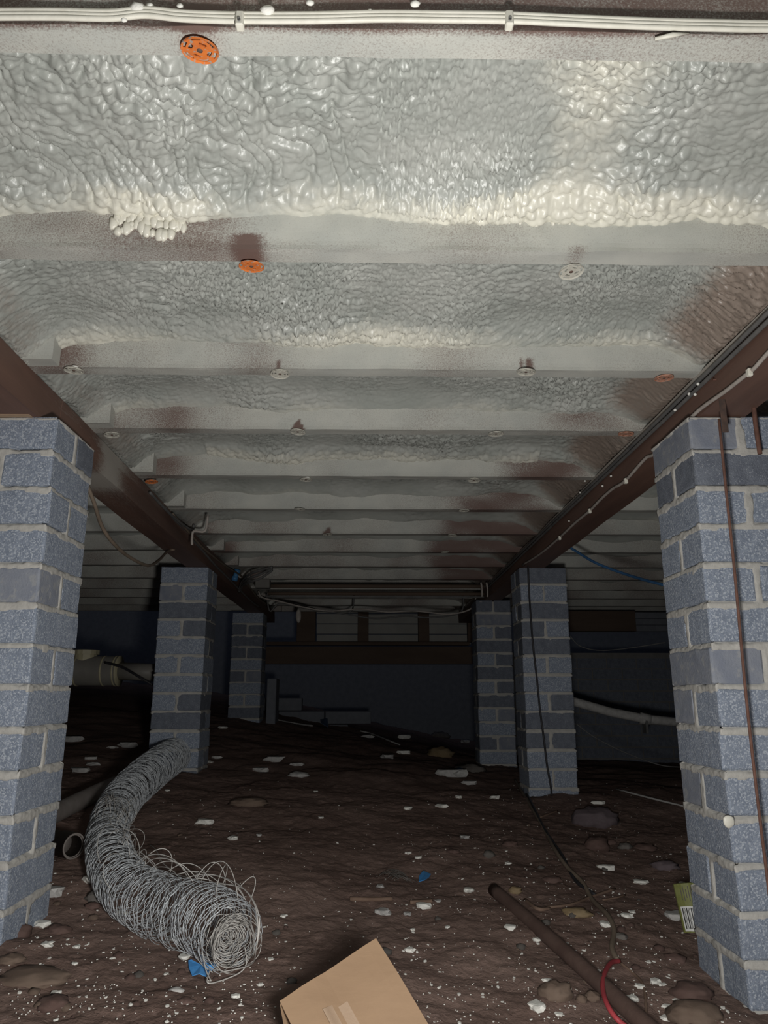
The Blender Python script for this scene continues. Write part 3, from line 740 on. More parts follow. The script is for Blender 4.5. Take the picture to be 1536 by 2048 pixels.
# brown cable hanging beside the near left pier
cable('hanging_cable', [PY(*a) for a in ((150, 925, 1.90), (172, 965, 1.95), (188, 1005, 2.0), (205, 1055, 2.1), (232, 1092, 2.2), (262, 1116, 2.35), (297, 1131, 2.55), (318, 1120, 2.9), (335, 1103, 3.15), (350, 1098, 3.2))], .0055, m_brcab, 'brown cable looping down beside the near left pier', 'cable')
# cable run along the left bearer, going to the blue fitting
for k, pts in enumerate((
    [(330, 1015), (350, 1040), (375, 1062), (383, 1068), (385, 1080), (400, 1095), (430, 1130), (460, 1160), (500, 1200), (520, 1215)],
    [(345, 1028), (372, 1058), (400, 1090), (425, 1112), (455, 1135), (485, 1155), (515, 1195), (540, 1212)],
    [(300, 985), (330, 1018), (360, 1045), (384, 1060), (388, 1050)])):
    cable('bearer_cable', [PX(x, y, float(left_in(3)) + .012 + .008 * k) for x, y in pts], .005, (m_grey, m_brcab, m_grey)[k],
          ('dark cable along the left bearer ending near the blue fitting', 'brown cable along the left bearer, inner one', 'thin conduit running out from the upper left bearer')[k], 'cable', 'cables on the left bearer')
# small bent conduit around the joist ends, left
cable('bent_conduit', [PY(416, 1030, 3.0), PY(410, 1062, 3.0), PY(388, 1062, 3.0), PY(384, 1075, 3.0), PY(384, 1090, 3.0)], .005, m_pvcw, 'pale bent conduit at the left bearer', 'conduit', n=4)
V, F = lathe([(.014, -.034), (.018, -.034), (.018, -.012), (.015, -.010), (.015, .010), (.018, .012), (.018, .034), (.014, .034)], 18)
tag(put('pipe_coupler', mesh('pipe_coupler', V, F, M('blue_fitting', (.05, .16, .33), (.07, .20, .38), rough=.4)), None, PX(472, 1150, float(left_in(4.2)) + .022), (.15, .3, 0)), 'blue plastic pipe coupler at the left bearer', 'pipe fitting')
for k, dy in enumerate((0, 8, 16)):
    cable('grey_tube', [PX(478 + 2 * k, 1184 - k, float(left_in(4.3)) + .01), PX(484, 1164 + dy * .5, -.77), PY(500, 1148 + dy, 4.2), PY(522, 1140 + dy, 4.15), PY(545, 1134 + dy * .4, 4.12)], .0068, m_grey,
          ('uppermost grey tube curving away from the blue coupler', 'middle grey tube curving away from the blue coupler', 'lowest grey tube curving away from the blue coupler')[k], 'tube', 'grey tubes by the blue coupler')
# conduits across at the tenth joist
for k, (ya, lab) in enumerate(((1172, 'upper dark red conduit crossing below the far joists'), (1187, 'lower dark conduit crossing below the far joists'), (1193, 'lowest thin grey conduit crossing below the far joists'))):
    cable('cross_conduit', [PY(540 - 4 * k, ya, 4.66 + .03 * k), PY(750, ya + .5, 4.66 + .03 * k), PY(968, ya + 1, 4.66 + .03 * k)], (.012, .011, .006)[k], (m_oldwood, m_oldwood, m_grey)[k], lab, 'conduit', 'conduits crossing the far joists', n=6)
tag(put('junction_box', box_mesh('junction_box', -.045, .045, -.03, .03, -.028, .028, m_pvc, .004), None, PY(526, 1168, 4.6)), 'grey junction box at the left end of the crossing conduits', 'box')
for k, x in enumerate((962, 973)):
    cable('pipe_drop', [PY(x, 1165, 4.6), PY(x + 2, 1178, 4.6), PY(x + 2, 1194, 4.6)], .006, m_pvcw, ('left short pale pipe drop at the end of the crossing conduits', 'right short pale pipe drop at the end of the crossing conduits')[k], 'pipe', n=3)
for k, pts in enumerate(([(525, 1195), (560, 1203), (610, 1215), (660, 1222), (720, 1218), (775, 1224), (830, 1222), (900, 1228), (945, 1215)],
                         [(540, 1222), (560, 1208), (620, 1218), (690, 1228), (750, 1237), (810, 1232), (860, 1235), (920, 1225)],
                         [(545, 1200), (590, 1208), (650, 1222), (700, 1224)])):
    cable('sagging_wire', [Vector((PY(*pts[0], 5.2 + .1 * k).x - .03, 5.2 + .1 * k, CAMZ + HJ + .002))] + [PY(x, y, 5.2 + .1 * k) for x, y in pts] + [Vector((PY(*pts[-1], 5.2 + .1 * k).x + .03, 5.2 + .1 * k, CAMZ + HJ + .002))], .0055, (m_pvcw, m_grey, m_grey)[k],
          ('pale wire sagging below the last joists', 'grey wire sagging lower below the last joists', 'short grey wire sagging left below the last joists')[k], 'wire', 'sagging wires at the back')
tag(put('wire_end_knob', mesh('wire_end_knob', *blob((.02, .02, .05), 2, .1, 3), m_pvcw), None, PY(597, 1232, 5.2)), 'pale wrapped wire end hanging at the back left', 'wire end')

# black cable on the second right pier and the blue-black cable beyond
cable('black_cable', [PY(*a) for a in ((1056, 1128, 3.60), (1058, 1180, 3.615), (1062, 1240, 3.61), (1066, 1290, 3.61), (1074, 1360, 3.61), (1080, 1420, 3.61), (1088, 1480, 3.60), (1094, 1530, 3.59), (1102, 1575, 3.57), (1103, 1592, 3.56))], .0048, m_black, 'black cable hanging down the front of the second right pier', 'cable')
cable('dark_blue_cable', [PY(*a) for a in ((1100, 1075, 3.2), (1143, 1097, 3.2), (1190, 1125, 3.1), (1250, 1148, 3.0), (1320, 1168, 2.8), (1400, 1185, 2.7))], .006, m_dblue, 'dark blue cable strung from the right bearer towards the near right pier', 'cable')
cable('drooping_wire', [PY(*a) for a in ((1140, 1272, 4.2), (1160, 1292, 4.2), (1200, 1301, 4.2), (1260, 1296, 4.2), (1330, 1285, 4.1))], .0028, m_grey, 'thin wire drooping in the dark between the two right piers', 'wire')
cable('slack_wire', [PY(*a) for a in ((1153, 1448, 4.0), (1190, 1475, 4.0), (1250, 1505, 4.0), (1320, 1530, 4.0), (1375, 1535, 3.9))], .0028, m_grey, 'thin slack wire low in the dark between the two right piers', 'wire')

# white waste pipe, right
wp = tag(empty('white_waste_pipe', PY(1290, 1440, 4.5)), 'pale plastic pipe sloping between the two right piers, hung on a bracket', 'pipe'); ow = Vector(wp.location)
V, F = tube([PY(1100, 1388, 4.5), PY(1150, 1404, 4.5), PY(1220, 1424, 4.5), PY(1290, 1438, 4.5), PY(1400, 1449, 4.5)], .026, 14); put('pipe', mesh('pipe', V - np.array(ow), F, m_chalk), wp)
V, F = tube([PY(1280, 1436, 4.5), PY(1300, 1439.5, 4.5)], .032, 14); put('socket', mesh('socket', V - np.array(ow), F, m_chalk), wp)
put('bracket', box_mesh('bracket', -.008, .008, -.03, .03, -.075, 0, m_grey, .002), wp)
# sewer pipe, left
yv = 4.02; c0 = PY(190, 1342, yv)
se = tag(empty('sewer_pipe', c0), 'large grey sewer pipe with a cream screw cap behind the near left pier', 'pipe')
V, F = tube([(-2.6, 0, .02), (.12, 0, 0)], .075, 28); put('pipe', mesh('pipe', V, F, m_pvc), se)
V, F = tube([(.12, 0, 0), (.36, .0, -.01)], .045, 20); put('thin_pipe', mesh('thin_pipe', V, F, m_pvc), se)
for x in (-.18, -.155, -.09, .05, .11, .125):
    V, F = tube([(x - .004, 0, 0), (x + .004, 0, 0)], .0785, 28); put('rib', mesh('rib', V, F, m_cap), se)
V, F = lathe([(.055, -.02), (.055, .012), (.066, .012), (.066, .034), (.060, .036), (.001, .036)], 30); V = np.array(V); a = np.arctan2(V[:, 1], V[:, 0])
V[:, :2] *= (1 + .02 * np.sign(np.sin(a * 15)))[:, None]; put('cap', mesh('cap', V, F, m_cap, smooth=False), se, (-.055, 0, .072))
cable('thin_black_cable', [PY(*a) for a in ((210, 1325, 3.9), (245, 1335, 3.85), (280, 1355, 3.8), (305, 1370, 3.8))], .006, m_black, 'thin black cable crossing the sewer pipe', 'cable')

# ------------------------------------------------------------------ things on the soil
def on_ground(pts, r): return [G(x, y, r) for x, y in pts]
pA = on_ground([(20, 1672), (95, 1640), (170, 1602), (250, 1562), (300, 1538)], .028); pA = [pA[0], pA[2], pA[4]]
cable('grey_pipe', [pA[0], pA[0].lerp(pA[2], .5) + Vector((0, 0, .006)), pA[2]], .031, m_pvc2, 'long grey plastic pipe on the soil passing under the wire netting roll', 'pipe', sides=20, n=4)
# open pipe end: outer wall, rim and bore
pb0, pb1 = G(40, 1666, .034), G(146, 1692, .034)
ax = (pb1 - pb0).normalized()
def hollow(p0, p1, r, t, sides=24, depth=.12):
    o = tube([p0, p1], r, sides, caps=False); d = (p1 - p0).normalized()
    i = tube([p1 - d * depth, p1], r - t, sides, caps=False)
    V, F = join([o, (i[0], [f[::-1] for f in i[1]])]); n = sides
    F += [[n + k, n + (k + 1) % n, 3 * n + (k + 1) % n, 3 * n + k] for k in range(n)]
    F += [list(range(n)), [2 * n + k for k in range(n)]]
    return V, F
pe = tag(empty('socket_pipe', pb1), 'short grey pipe with an open socket end beside the near left pier', 'pipe'); op = np.array(pb1)
V, F = hollow(pb0, pb1, .030, .003); put('pipe', mesh('pipe', V - op, F, m_pvc2), pe)
V, F = hollow(pb1 - ax * .05, pb1 + ax * .004, .034, .004, depth=.05); put('socket', mesh('socket', V - op, F, m_pvc2), pe)

# ---- the roll of wire netting
cl_px = [(352, 1508, .078), (330, 1522, .078), (290, 1553, .074), (245, 1598, .068), (217, 1655, .058), (222, 1718, .058), (256, 1776, .061), (312, 1808, .065), (375, 1830, .068), (425, 1844, .068), (466, 1876, .064)]
cl = [G(x, y, r * .96) for x, y, r in cl_px]; rad = [c[2] for c in cl_px]
path = smooth_path(cl, 10); PA = np.array([tuple(p) for p in path]); RA = np.interp(np.linspace(0, len(cl) - 1, len(path)), range(len(cl)), rad)
seglen = np.r_[0, np.cumsum(np.linalg.norm(np.diff(PA, axis=0), axis=1))]; LT = seglen[-1]
def at(s):
    s = np.clip(s, -.2, LT + .2); p = np.array([np.interp(s, seglen, PA[:, i]) for i in range(3)])
    q = np.array([np.interp(s + .02, seglen, PA[:, i]) - np.interp(s - .02, seglen, PA[:, i]) for i in range(3)])
    if np.linalg.norm(q) < 1e-6: q = PA[-1] - PA[-3]
    t = q / np.linalg.norm(q); r = np.interp(s, seglen, RA); u = np.cross(t, [0, 0, 1.]); u /= np.linalg.norm(u); v = np.cross(u, t)
    if s > LT: p = p + t * (s - LT)
    return p, t, u, v, r
rw = random.Random(4)
parts = []
N_R = 430
for k in range(N_R):
    s = LT * (k + .5) / N_R; lay = rw.choice((1.0, 1.0, .96, .92, .86, .74)); ph = (k % 2) * math.pi; n = 40
    tilt = rw.uniform(-.08, .08); tilt2 = rw.uniform(-.08, .08); wob = rw.uniform(0, 6)
    p, t, u, v, r = at(s); r = r * lay
    P_ = []
    for i in range(n):
        a = 2 * math.pi * i / n
        zig = .0022 * (1 if ((i // 2 + k) % 2) else -1)
        rr = r * (1 + .025 * math.sin(3 * a + wob) + .012 * math.sin(7 * a + wob * 2))
        P_.append(p + u * rr * math.cos(a) + v * rr * math.sin(a) * .97 + t * (zig + r * (tilt * math.cos(a) + tilt2 * math.sin(a))))
    parts.append(tube(P_, .00085, 3, closed=True))
roll = tag(empty('wire_netting_roll', (float(PA[len(PA) // 2][0]), float(PA[len(PA) // 2][1]), float(ground(PA[len(PA) // 2][0], PA[len(PA) // 2][1])))), 'long curved roll of galvanised wire netting lying on the soil, end unravelling', 'wire netting')
orl = np.array(roll.location)
V, F = join(parts); o = put('netting', mesh('netting', V - orl, np.array(F), m_wire), roll); o['kind'] = 'stuff'
# lengthwise twisted wires
parts = []
for k in range(46):
    a0 = rw.uniform(0, 6.28); s0 = rw.uniform(0, LT * .8); s1 = s0 + rw.uniform(.15, .5); P_ = []
    for i in range(26):
        s = s0 + (min(s1, LT) - s0) * i / 25; p, t, u, v, r = at(s); a = a0 + .5 * math.sin(i * .5) + i * .03
        P_.append(p + (u * math.cos(a) + v * math.sin(a)) * r * .98)
    parts.append(tube(P_, .0008, 3))
V, F = join(parts); o = put('twisted_strands', mesh('twisted_strands', V - orl, F, m_wire), roll); o['kind'] = 'stuff'
# the coiled end: a spiral of rings shrinking inwards, pushed in and out
p, t, u, v, r = at(LT); r *= .80; p = p + t * .012 - v * .006
parts = []
for k in range(34):
    rr = r * (1.04 - .030 * k) if k < 30 else r * rw.uniform(.3, 1.1); P_ = []; n = 44; ph = rw.uniform(0, 6.28); off = rw.uniform(-.012, .02) - .0016 * k
    cu, cv = rw.uniform(-.006, .006), rw.uniform(-.006, .006)
    for i in range(n):
        a = 2 * math.pi * i / n
        q = rr * (1 + .05 * math.sin(2 * a + ph) + .03 * math.sin(5 * a + ph))
        P_.append(p + u * (q * math.cos(a) + cu) + v * (q * math.sin(a) * .95 + cv) + t * (off + .008 * math.sin(4 * a + ph)))
    parts.append(tube(P_, .00075, 4, closed=True))
V, F = join(parts); o = put('coiled_end', mesh('coiled_end', V - orl, np.array(F), m_wire2), roll); o['kind'] = 'stuff'
# loose springy loops on the right flank and over the end
parts = []
for k in range(46):
    s0 = LT * rw.uniform(.52, .98); ln = rw.uniform(.05, .16); a0 = rw.uniform(1.2, 2.7); hgt = rw.uniform(.012, .045); P_ = []
    da = rw.uniform(-1.1, 1.1)
    for i in range(18):
        f = i / 17; s = min(s0 + ln * f, LT + .03); p_, t_, u_, v_, r_ = at(s); a = a0 + da * f
        q = r_ * 1.0 + hgt * math.sin(math.pi * f) * (1 + .06 * math.sin(5 * f + k))
        P_.append(p_ + (u_ * math.cos(a) + v_ * math.sin(a)) * q + np.array([0, 0, .002 * math.sin(6 * f)]))
    P_ = [np.array([x, y, max(z, float(ground(x, y)) + .003)]) for x, y, z in P_]
    parts.append(tube(P_, .00095, 4))
V, F = join(parts); o = put('loose_loops', mesh('loose_loops', V - orl, F, m_wire2), roll); o['kind'] = 'stuff'
for k, pts in enumerate(([(375, 1762), (420, 1750), (470, 1765), (505, 1800), (516, 1850), (512, 1900), (500, 1930), (440, 1945)],
                         [(420, 1940), (415, 1965), (440, 1962), (480, 1945), (493, 1925), (490, 1895)],
                         [(340, 1745), (400, 1762), (450, 1768), (490, 1780), (515, 1820), (518, 1870), (505, 1915)],
                         [(318, 1708), (345, 1722), (365, 1735), (410, 1752)],
                         [(300, 1690), (312, 1700), (325, 1725), (350, 1745)],
                         [(400, 1870), (405, 1905), (412, 1940), (422, 1962)],
                         [(360, 1875), (385, 1905), (405, 1930), (425, 1945)])):
    nmx = len(pts); PP = [G(x, y, max(.01, h)) for (x, y), h in zip(pts, ([.10, .13, .15, .15, .12, .08, .03, .01], [.02, .01, .01, .015, .03, .05], [.08, .11, .13, .14, .13, .09, .03], [.04, .06, .07, .08], [.01, .03, .05, .06], [.06, .04, .02, .01], [.02, .02, .015, .01])[k])]
    V, F = tube(smooth_path(PP, 8), .0012, 5); put('loose_wire', mesh('loose_wire', V - orl, F, m_wire2), roll)

# ---- folded cardboard, propped up and facing the lamp
apx = PY(752, 1880, 1.3)
def tiltplane(th):
    n = Vector((0, -math.sin(th), math.cos(th)))       # th = 0 flat, 90 deg upright
    def hit(x, y):
        d = ray(x, y); o_ = Vector((0, 0, CAMZ)); return o_ + d * ((apx - o_).dot(n) / d.dot(n))
    return hit(560, 2006), hit(855, 2048), n
th = .1; best = (9, None)
for k in range(160):
    th = math.radians(k * .5); b1_, c1_, n_ = tiltplane(th); c_ = abs((b1_ - apx).normalized().dot((c1_ - apx).normalized()))
    if c_ < best[0]: best = (c_, th)
zb, zc, nrm = tiltplane(best[1]); za = apx
vx = (zc - za).normalized(); vy2 = (zb - za); wdt = vy2.length; vy2.normalize(); vz = nrm
gl = .05; Lz = (zc - za).length
while (za + vx * gl + vy2 * wdt).z > float(ground((za + vx * gl).x, (za + vx * gl).y)) + .012 and gl < .6: gl += .005
ce_ = tag(empty('cardboard_sheet', za), 'folded piece of brown cardboard with clear tape, propped on the soil at the bottom edge', 'cardboard')
bkA = za + Vector((0, .10, 0)); bkA.z = float(ground(bkA.x, bkA.y)); bkB = za + vy2 * wdt + Vector((0, .05, 0)); bkB = bkB + vx * .03; bkB.z = float(ground(bkB.x, bkB.y))
q4 = [Vector((0, 0, 0)), vy2 * wdt, bkB - za, bkA - za]; tk = Vector((0, -.003, 0))
put('back_flap', mesh('back_flap', [tuple(v) for v in q4] + [tuple(v + tk) for v in q4], [[0, 1, 2, 3], [7, 6, 5, 4], [0, 4, 5, 1], [1, 5, 6, 2], [2, 6, 7, 3], [3, 7, 4, 0]], m_card, False), ce_)
def plate(L0, L1, W0, W1, z0, z1, m, nm, sag=.0):
    n1, n2 = 14, 10; Vt = []
    for zt in (z1, z0):
        for i in range(n1):
            for j in range(n2):
                a = L0 + (L1 - L0) * i / (n1 - 1); b = W0 + (W1 - W0) * j / (n2 - 1)
                h = zt + sag * (pn(a * 9, b * 9) * .006 + .004 * math.exp(-((b - .12) / .01) ** 2))
                Vt.append(vx * a + vy2 * b + vz * float(h))
    F = grid_faces(n1, n2).tolist(); k = n1 * n2; F2 = [[q + k for q in f[::-1]] for f in F]
    rim = [i * n2 for i in range(n1)] + [(n1 - 1) * n2 + j for j in range(1, n2)] + [i * n2 + n2 - 1 for i in range(n1 - 2, -1, -1)] + [j for j in range(n2 - 2, 0, -1)]
    R = [[rim[q], rim[(q + 1) % len(rim)], rim[(q + 1) % len(rim)] + k, rim[q] + k] for q in range(len(rim))]
    fm = [0] * (len(F) * 2) + [1] * len(R)
    return mesh(nm, np.array([tuple(v) for v in Vt]), F + F2 + R, [m, m_cardedge if m is m_card else m], False, fm=fm)
put('upper_sheet', plate(0, gl, 0, wdt, .001, .0055, m_card, 'upper_sheet', 1), ce_)
put('lower_sheet', plate(.003, gl - .004, .004, wdt - .003, -.0045, .0003, m_card, 'lower_sheet', 1), ce_)
put('tape', plate(.33 * Lz, gl * .98, wdt * .63, wdt * .72, .0062, .0066, m_tape, 'tape', 1.4), ce_)
put('tape', plate(.38 * Lz, gl * .98, wdt * .50, wdt * .59, .0062, .0066, m_tape, 'tape', 1.6), ce_)

# ---- green packet with bar code
pk0 = G(1377, 1866, .005)
pk = tag(empty('green_packet', pk0, 0), 'olive green packet with a printed bar code leaning on the near right pier', 'packet')
def pl(p): return Vector(p) - pk0
A_, B_ = PY(1357, 1775, pk0.y), PY(1400, 1770, pk0.y); C_, D_ = PY(1369, 1866, pk0.y), PY(1412, 1866, pk0.y)
def pq(u, v, d=0): # u across, v down
    a = A_.lerp(B_, u); b = C_.lerp(D_, u); p = a.lerp(b, v); return (p.x - pk0.x, p.y - pk0.y - d + .03 * (1 - v) + .002 * math.sin(u * 6), p.z - pk0.z)
def strip(nm, u0, u1, v0, v1, d0, d1, m):
    n = 7; V = []
    for d in (d1, d0):
        for i in range(n):
            u = u0 + (u1 - u0) * i / (n - 1); V += [pq(u, v0, d), pq(u, (v0 + v1) / 2, d), pq(u, v1, d)]
    F = grid_faces(n, 3).tolist(); k = 3 * n; F2 = [[q + k for q in f[::-1]] for f in F]
    rim = [3 * i for i in range(n)] + [3 * (n - 1) + 1, 3 * (n - 1) + 2] + [3 * i + 2 for i in range(n - 2, -1, -1)] + [1]
    R = [[rim[q], rim[(q + 1) % len(rim)], rim[(q + 1) % len(rim)] + k, rim[q] + k] for q in range(len(rim))]
    return put(nm, mesh(nm, V, F + F2 + R, m, False), pk)
strip('packet_body', 0, 1, 0, 1, -.006, 0, m_olive)
lb = strip('bar_code_label', .08, 1, .47, .97, 0, .0006, m_lab); 
strip('lime_stripe', .86, .97, .0, .30, 0, .0006, m_lime)
u = .14; i = 0
for wdt_, gap in zip((.05, .02, .02, .05, .03, .02, .05, .02, .03, .02, .05, .02), (.03, .025, .04, .03, .02, .05, .03, .03, .05, .025, .03, .04)):
    b_ = strip('bar', u, u + wdt_, .50, .92, .0006, .0009, m_ink); u += wdt_ + gap
for k, (u0, v0, v1) in enumerate(((.25, .08, .34), (.36, .05, .36), (.47, .12, .30), (.58, .06, .36), (.68, .1, .3))): strip('print_line', u0, u0 + .035, v0, v1, 0, .0005, m_st_gry)

# ---- pipe, cables, sticks on the soil
pp = on_ground([(988, 1780), (1060, 1862), (1140, 1940), (1215, 2005), (1300, 2075), (1400, 2150)], .012)
V, F = tube(smooth_path([pp[0], pp[0].lerp(pp[-1], .5) + Vector((0, 0, .004)), pp[-1]], 10), .0165, 18)
tag(put('steel_pipe', mesh('steel_pipe', V, F, m_pipe)), 'old dirt-brown pipe lying half sunk across the soil at lower right', 'pipe')
cable('old_cable', on_ground([(1030, 1560), (1045, 1585), (1062, 1615), (1080, 1645), (1095, 1672), (1110, 1700), (1135, 1735), (1165, 1765), (1185, 1800), (1215, 1830), (1228, 1860), (1224, 1895), (1235, 1922)], .005), .0062, m_brcab, 'twisted brown cable along the soil from the second right pier to the red cable', 'cable')
cable('old_cable', on_ground([(1048, 1580), (1060, 1600), (1090, 1660), (1125, 1712), (1150, 1760), (1190, 1790)], .004), .005, m_black, 'dark cable running beside the twisted brown cable', 'cable')
cable('red_cable', [G(*a) for a in ((1238, 1922, .008), (1222, 1926, .02), (1208, 1950, .03), (1206, 1980, .035), (1215, 2010, .035), (1232, 2036, .025), (1255, 2056, .015), (1290, 2085, .01))], .0048, m_red, 'red cable looping over the brown pipe at the lower right', 'cable')
cable('thin_rod', on_ground([(1232, 1578), (1300, 1596), (1382, 1616)], .01), .0042, m_chalk, 'thin pale rod lying behind the near right pier', 'rod', n=3)
for k, (pts, r, lab) in enumerate((
    ([(1240, 1925), (1270, 1950), (1288, 1975), (1293, 2035)], .003, 'thin root running down to the lower edge beside the red cable'),
    ([(1095, 1815), (1140, 1810), (1180, 1795), (1230, 1778)], .004, 'brown stick crossing under the twisted cable'),
    ([(1050, 1800), (1075, 1818), (1100, 1818)], .005, 'short bent brown stick behind the yellowish stone'),
    ([(700, 1798), (745, 1799), (785, 1798)], .0055, 'reddish straight stick lying behind the cardboard, left piece'),
    ([(820, 1805), (845, 1804), (865, 1803)], .006, 'brown straight stick lying behind the cardboard, right piece'),
    ([(1205, 1800), (1235, 1795), (1250, 1790)], .0025, 'thin twig beside the brown stick'),
    ([(1080, 1635), (1098, 1628), (1115, 1622)], .004, 'short twig by the foot of the second right pier'),
    ([(720, 1462), (745, 1468), (775, 1480), (800, 1490)], .006, 'thin pale stick on the far soil'),
    ([(555, 1440), (585, 1446), (625, 1452)], .007, 'pale strip on the far soil beside the concrete block'),
    )):
    cable('stick', on_ground(pts, r * .6), r, m_root if k < 7 else m_chalk, lab, 'stick', 'sticks and roots on the soil', n=5, sides=6)
# nest of fibres
rw = random.Random(9); parts = []; c = G(790, 1755, .004)
for k in range(22):
    a = rw.uniform(-.4, .4); L_ = rw.uniform(.03, .07); P_ = []; o_ = Vector((rw.uniform(-.02, .03), rw.uniform(-.03, .03), 0))
    for i in range(7):
        f = i / 6 - .5; x, y = c.x + o_.x + L_ * f * math.cos(a), c.y + o_.y + L_ * f * math.sin(a) + .012 * math.sin(f * 5 + k); P_.append((x, y, float(ground(x, y)) + .004 + .010 * math.cos(f * 3)))
    parts.append(tube(P_, .0008, 3))
V, F = join(parts); tag(put('fibre_tuft', mesh('fibre_tuft', V, F, m_st_gry)), 'small tuft of dry grey fibres on the soil left of the small blue scrap', 'fibre tuft')

# ---- stones
def stone(x, y, wpx, asp, m, lab, seed, hf=.5, name='stone', cat='stone', group='stones on the soil', sink=.35, flat=0, rough=.28, sub=3):
    p = G(x, y, 0); Zc = (p - cam.location).length; a = wpx * Zc / FPX / 2
    V, F = blob((a, a * asp, a * hf), sub, rough, seed, flat, 1.3 if flat else 2.0)
    o = put(name, mesh(name, V, F, m, smooth=not flat), None, (p.x, p.y, float(ground(p.x, p.y)) + a * hf * (1 - 2 * sink) * .8), (0, 0, seed * 1.3 if asp > .8 else (seed % 5 - 2) * .12))
    return tag(o, lab, cat, group)
for k, (x, y, wd, asp, m, lab, hf) in enumerate((
    (1110, 1992, 58, .8, m_st_tan, 'tan rounded stone below the brown pipe', .6), (1163, 2003, 18, 1, m_st_tan, 'small tan stone between the tan stone and the red cable', .9), (1186, 1997, 28, .9, m_st_tan, 'tan pebble tucked against the brown pipe', .6),
    (1194, 1697, 46, .9, m_st_red, 'round brown stone in front of the second right pier', .65), (1155, 1830, 52, .6, m_st_yel, 'yellowish flat stone beside the twisted brown cable', .35), (1190, 1646, 84, .7, m_st_pur, 'purple-grey pitted rock beside the second right pier', .5),
    (1030, 1784, 24, .8, m_st_yel, 'small orange-brown stone at the end of the old pipe', .6), (978, 1712, 22, .9, m_st_gry, 'small grey-green stone in the middle of the soil', .7), (1384, 1993, 66, .8, m_st_red, 'reddish stone at the foot of the near right pier', .5),
    (1388, 2036, 86, .8, m_st_tan, 'large tan stone at the bottom edge by the near right pier', .4), (906, 1704, 26, .7, m_st_red, 'flat reddish stone in the middle of the soil', .3), (1222, 1688, 20, .6, m_st_red, 'small brown stone right of the round brown one', .6),
    (1250, 1696, 26, .8, m_st_gry, 'grey-brown stone left of the near right pier', .5), (1242, 1876, 24, .8, m_st_gry, 'grey stone right of the twisted cable', .5), (981, 1507, 40, .8, m_st_yel, 'pale yellowish rock at the foot of the far right pier', .8),
    (880, 1512, 52, .8, m_st_yel, 'yellow-brown rubble lump on the far soil', .5), (598, 1552, 40, .8, m_chalk, 'flat grey fragment on the far soil, left of centre', .3), (496, 1609, 72, .6, m_st_tan, 'flat brown stone half sunk in the soil, left of centre', .25),
    (33, 1870, 46, .9, m_st_red, 'reddish stone against the near left pier', .6), (117, 1864, 44, .8, m_st_red, 'red-brown stone in front of the near left pier', .4), (22, 1922, 44, .8, m_st_tan, 'tan stone at the left edge of the picture', .35),
    (66, 1962, 118, .7, m_st_tan, 'large flat brown stone at the lower left', .22), (104, 2012, 54, .9, m_st_red, 'red-brown stone at the lower left edge', .4), (200, 1797, 44, .8, m_st_gry, 'grey stone with a white fleck beside the wire netting roll', .55),
    (353, 1982, 26, .6, m_chalk, 'small pale flat stone below the blue scrap', .3), (372, 2005, 30, .7, m_st_red, 'small red-brown stone below the blue scrap', .35), (1250, 1512, 60, .6, m_st_gry, 'grey rubble lump in the dark between the right piers', .5),
    (940, 1545, 60, .5, m_st_gry, 'long dark rubble heap before the far right pier', .4), (1020, 1690, 30, .8, m_st_red, 'dull brown stone near the twisted cable', .4), (1290, 1700, 40, .7, m_st_red, 'brown clod beside the near right pier, upper', .4),
    (1330, 1735, 46, .7, m_st_pur, 'purple-brown clod beside the near right pier, lower', .4), (1105, 1762, 34, .7, m_st_red, 'brown clod left of the twisted cable', .35), (185, 1815, 26, .8, m_st_red, 'small brown stone left of the wire netting roll', .5),
    (880, 1475, 40, .5, m_st_gry, 'grey rubble on the far soil before the dark opening', .4), (1350, 1920, 36, .8, m_st_red, 'brown clod below the green packet', .4))):
    stone(x, y, wd, asp, m, lab, k + 1, hf)
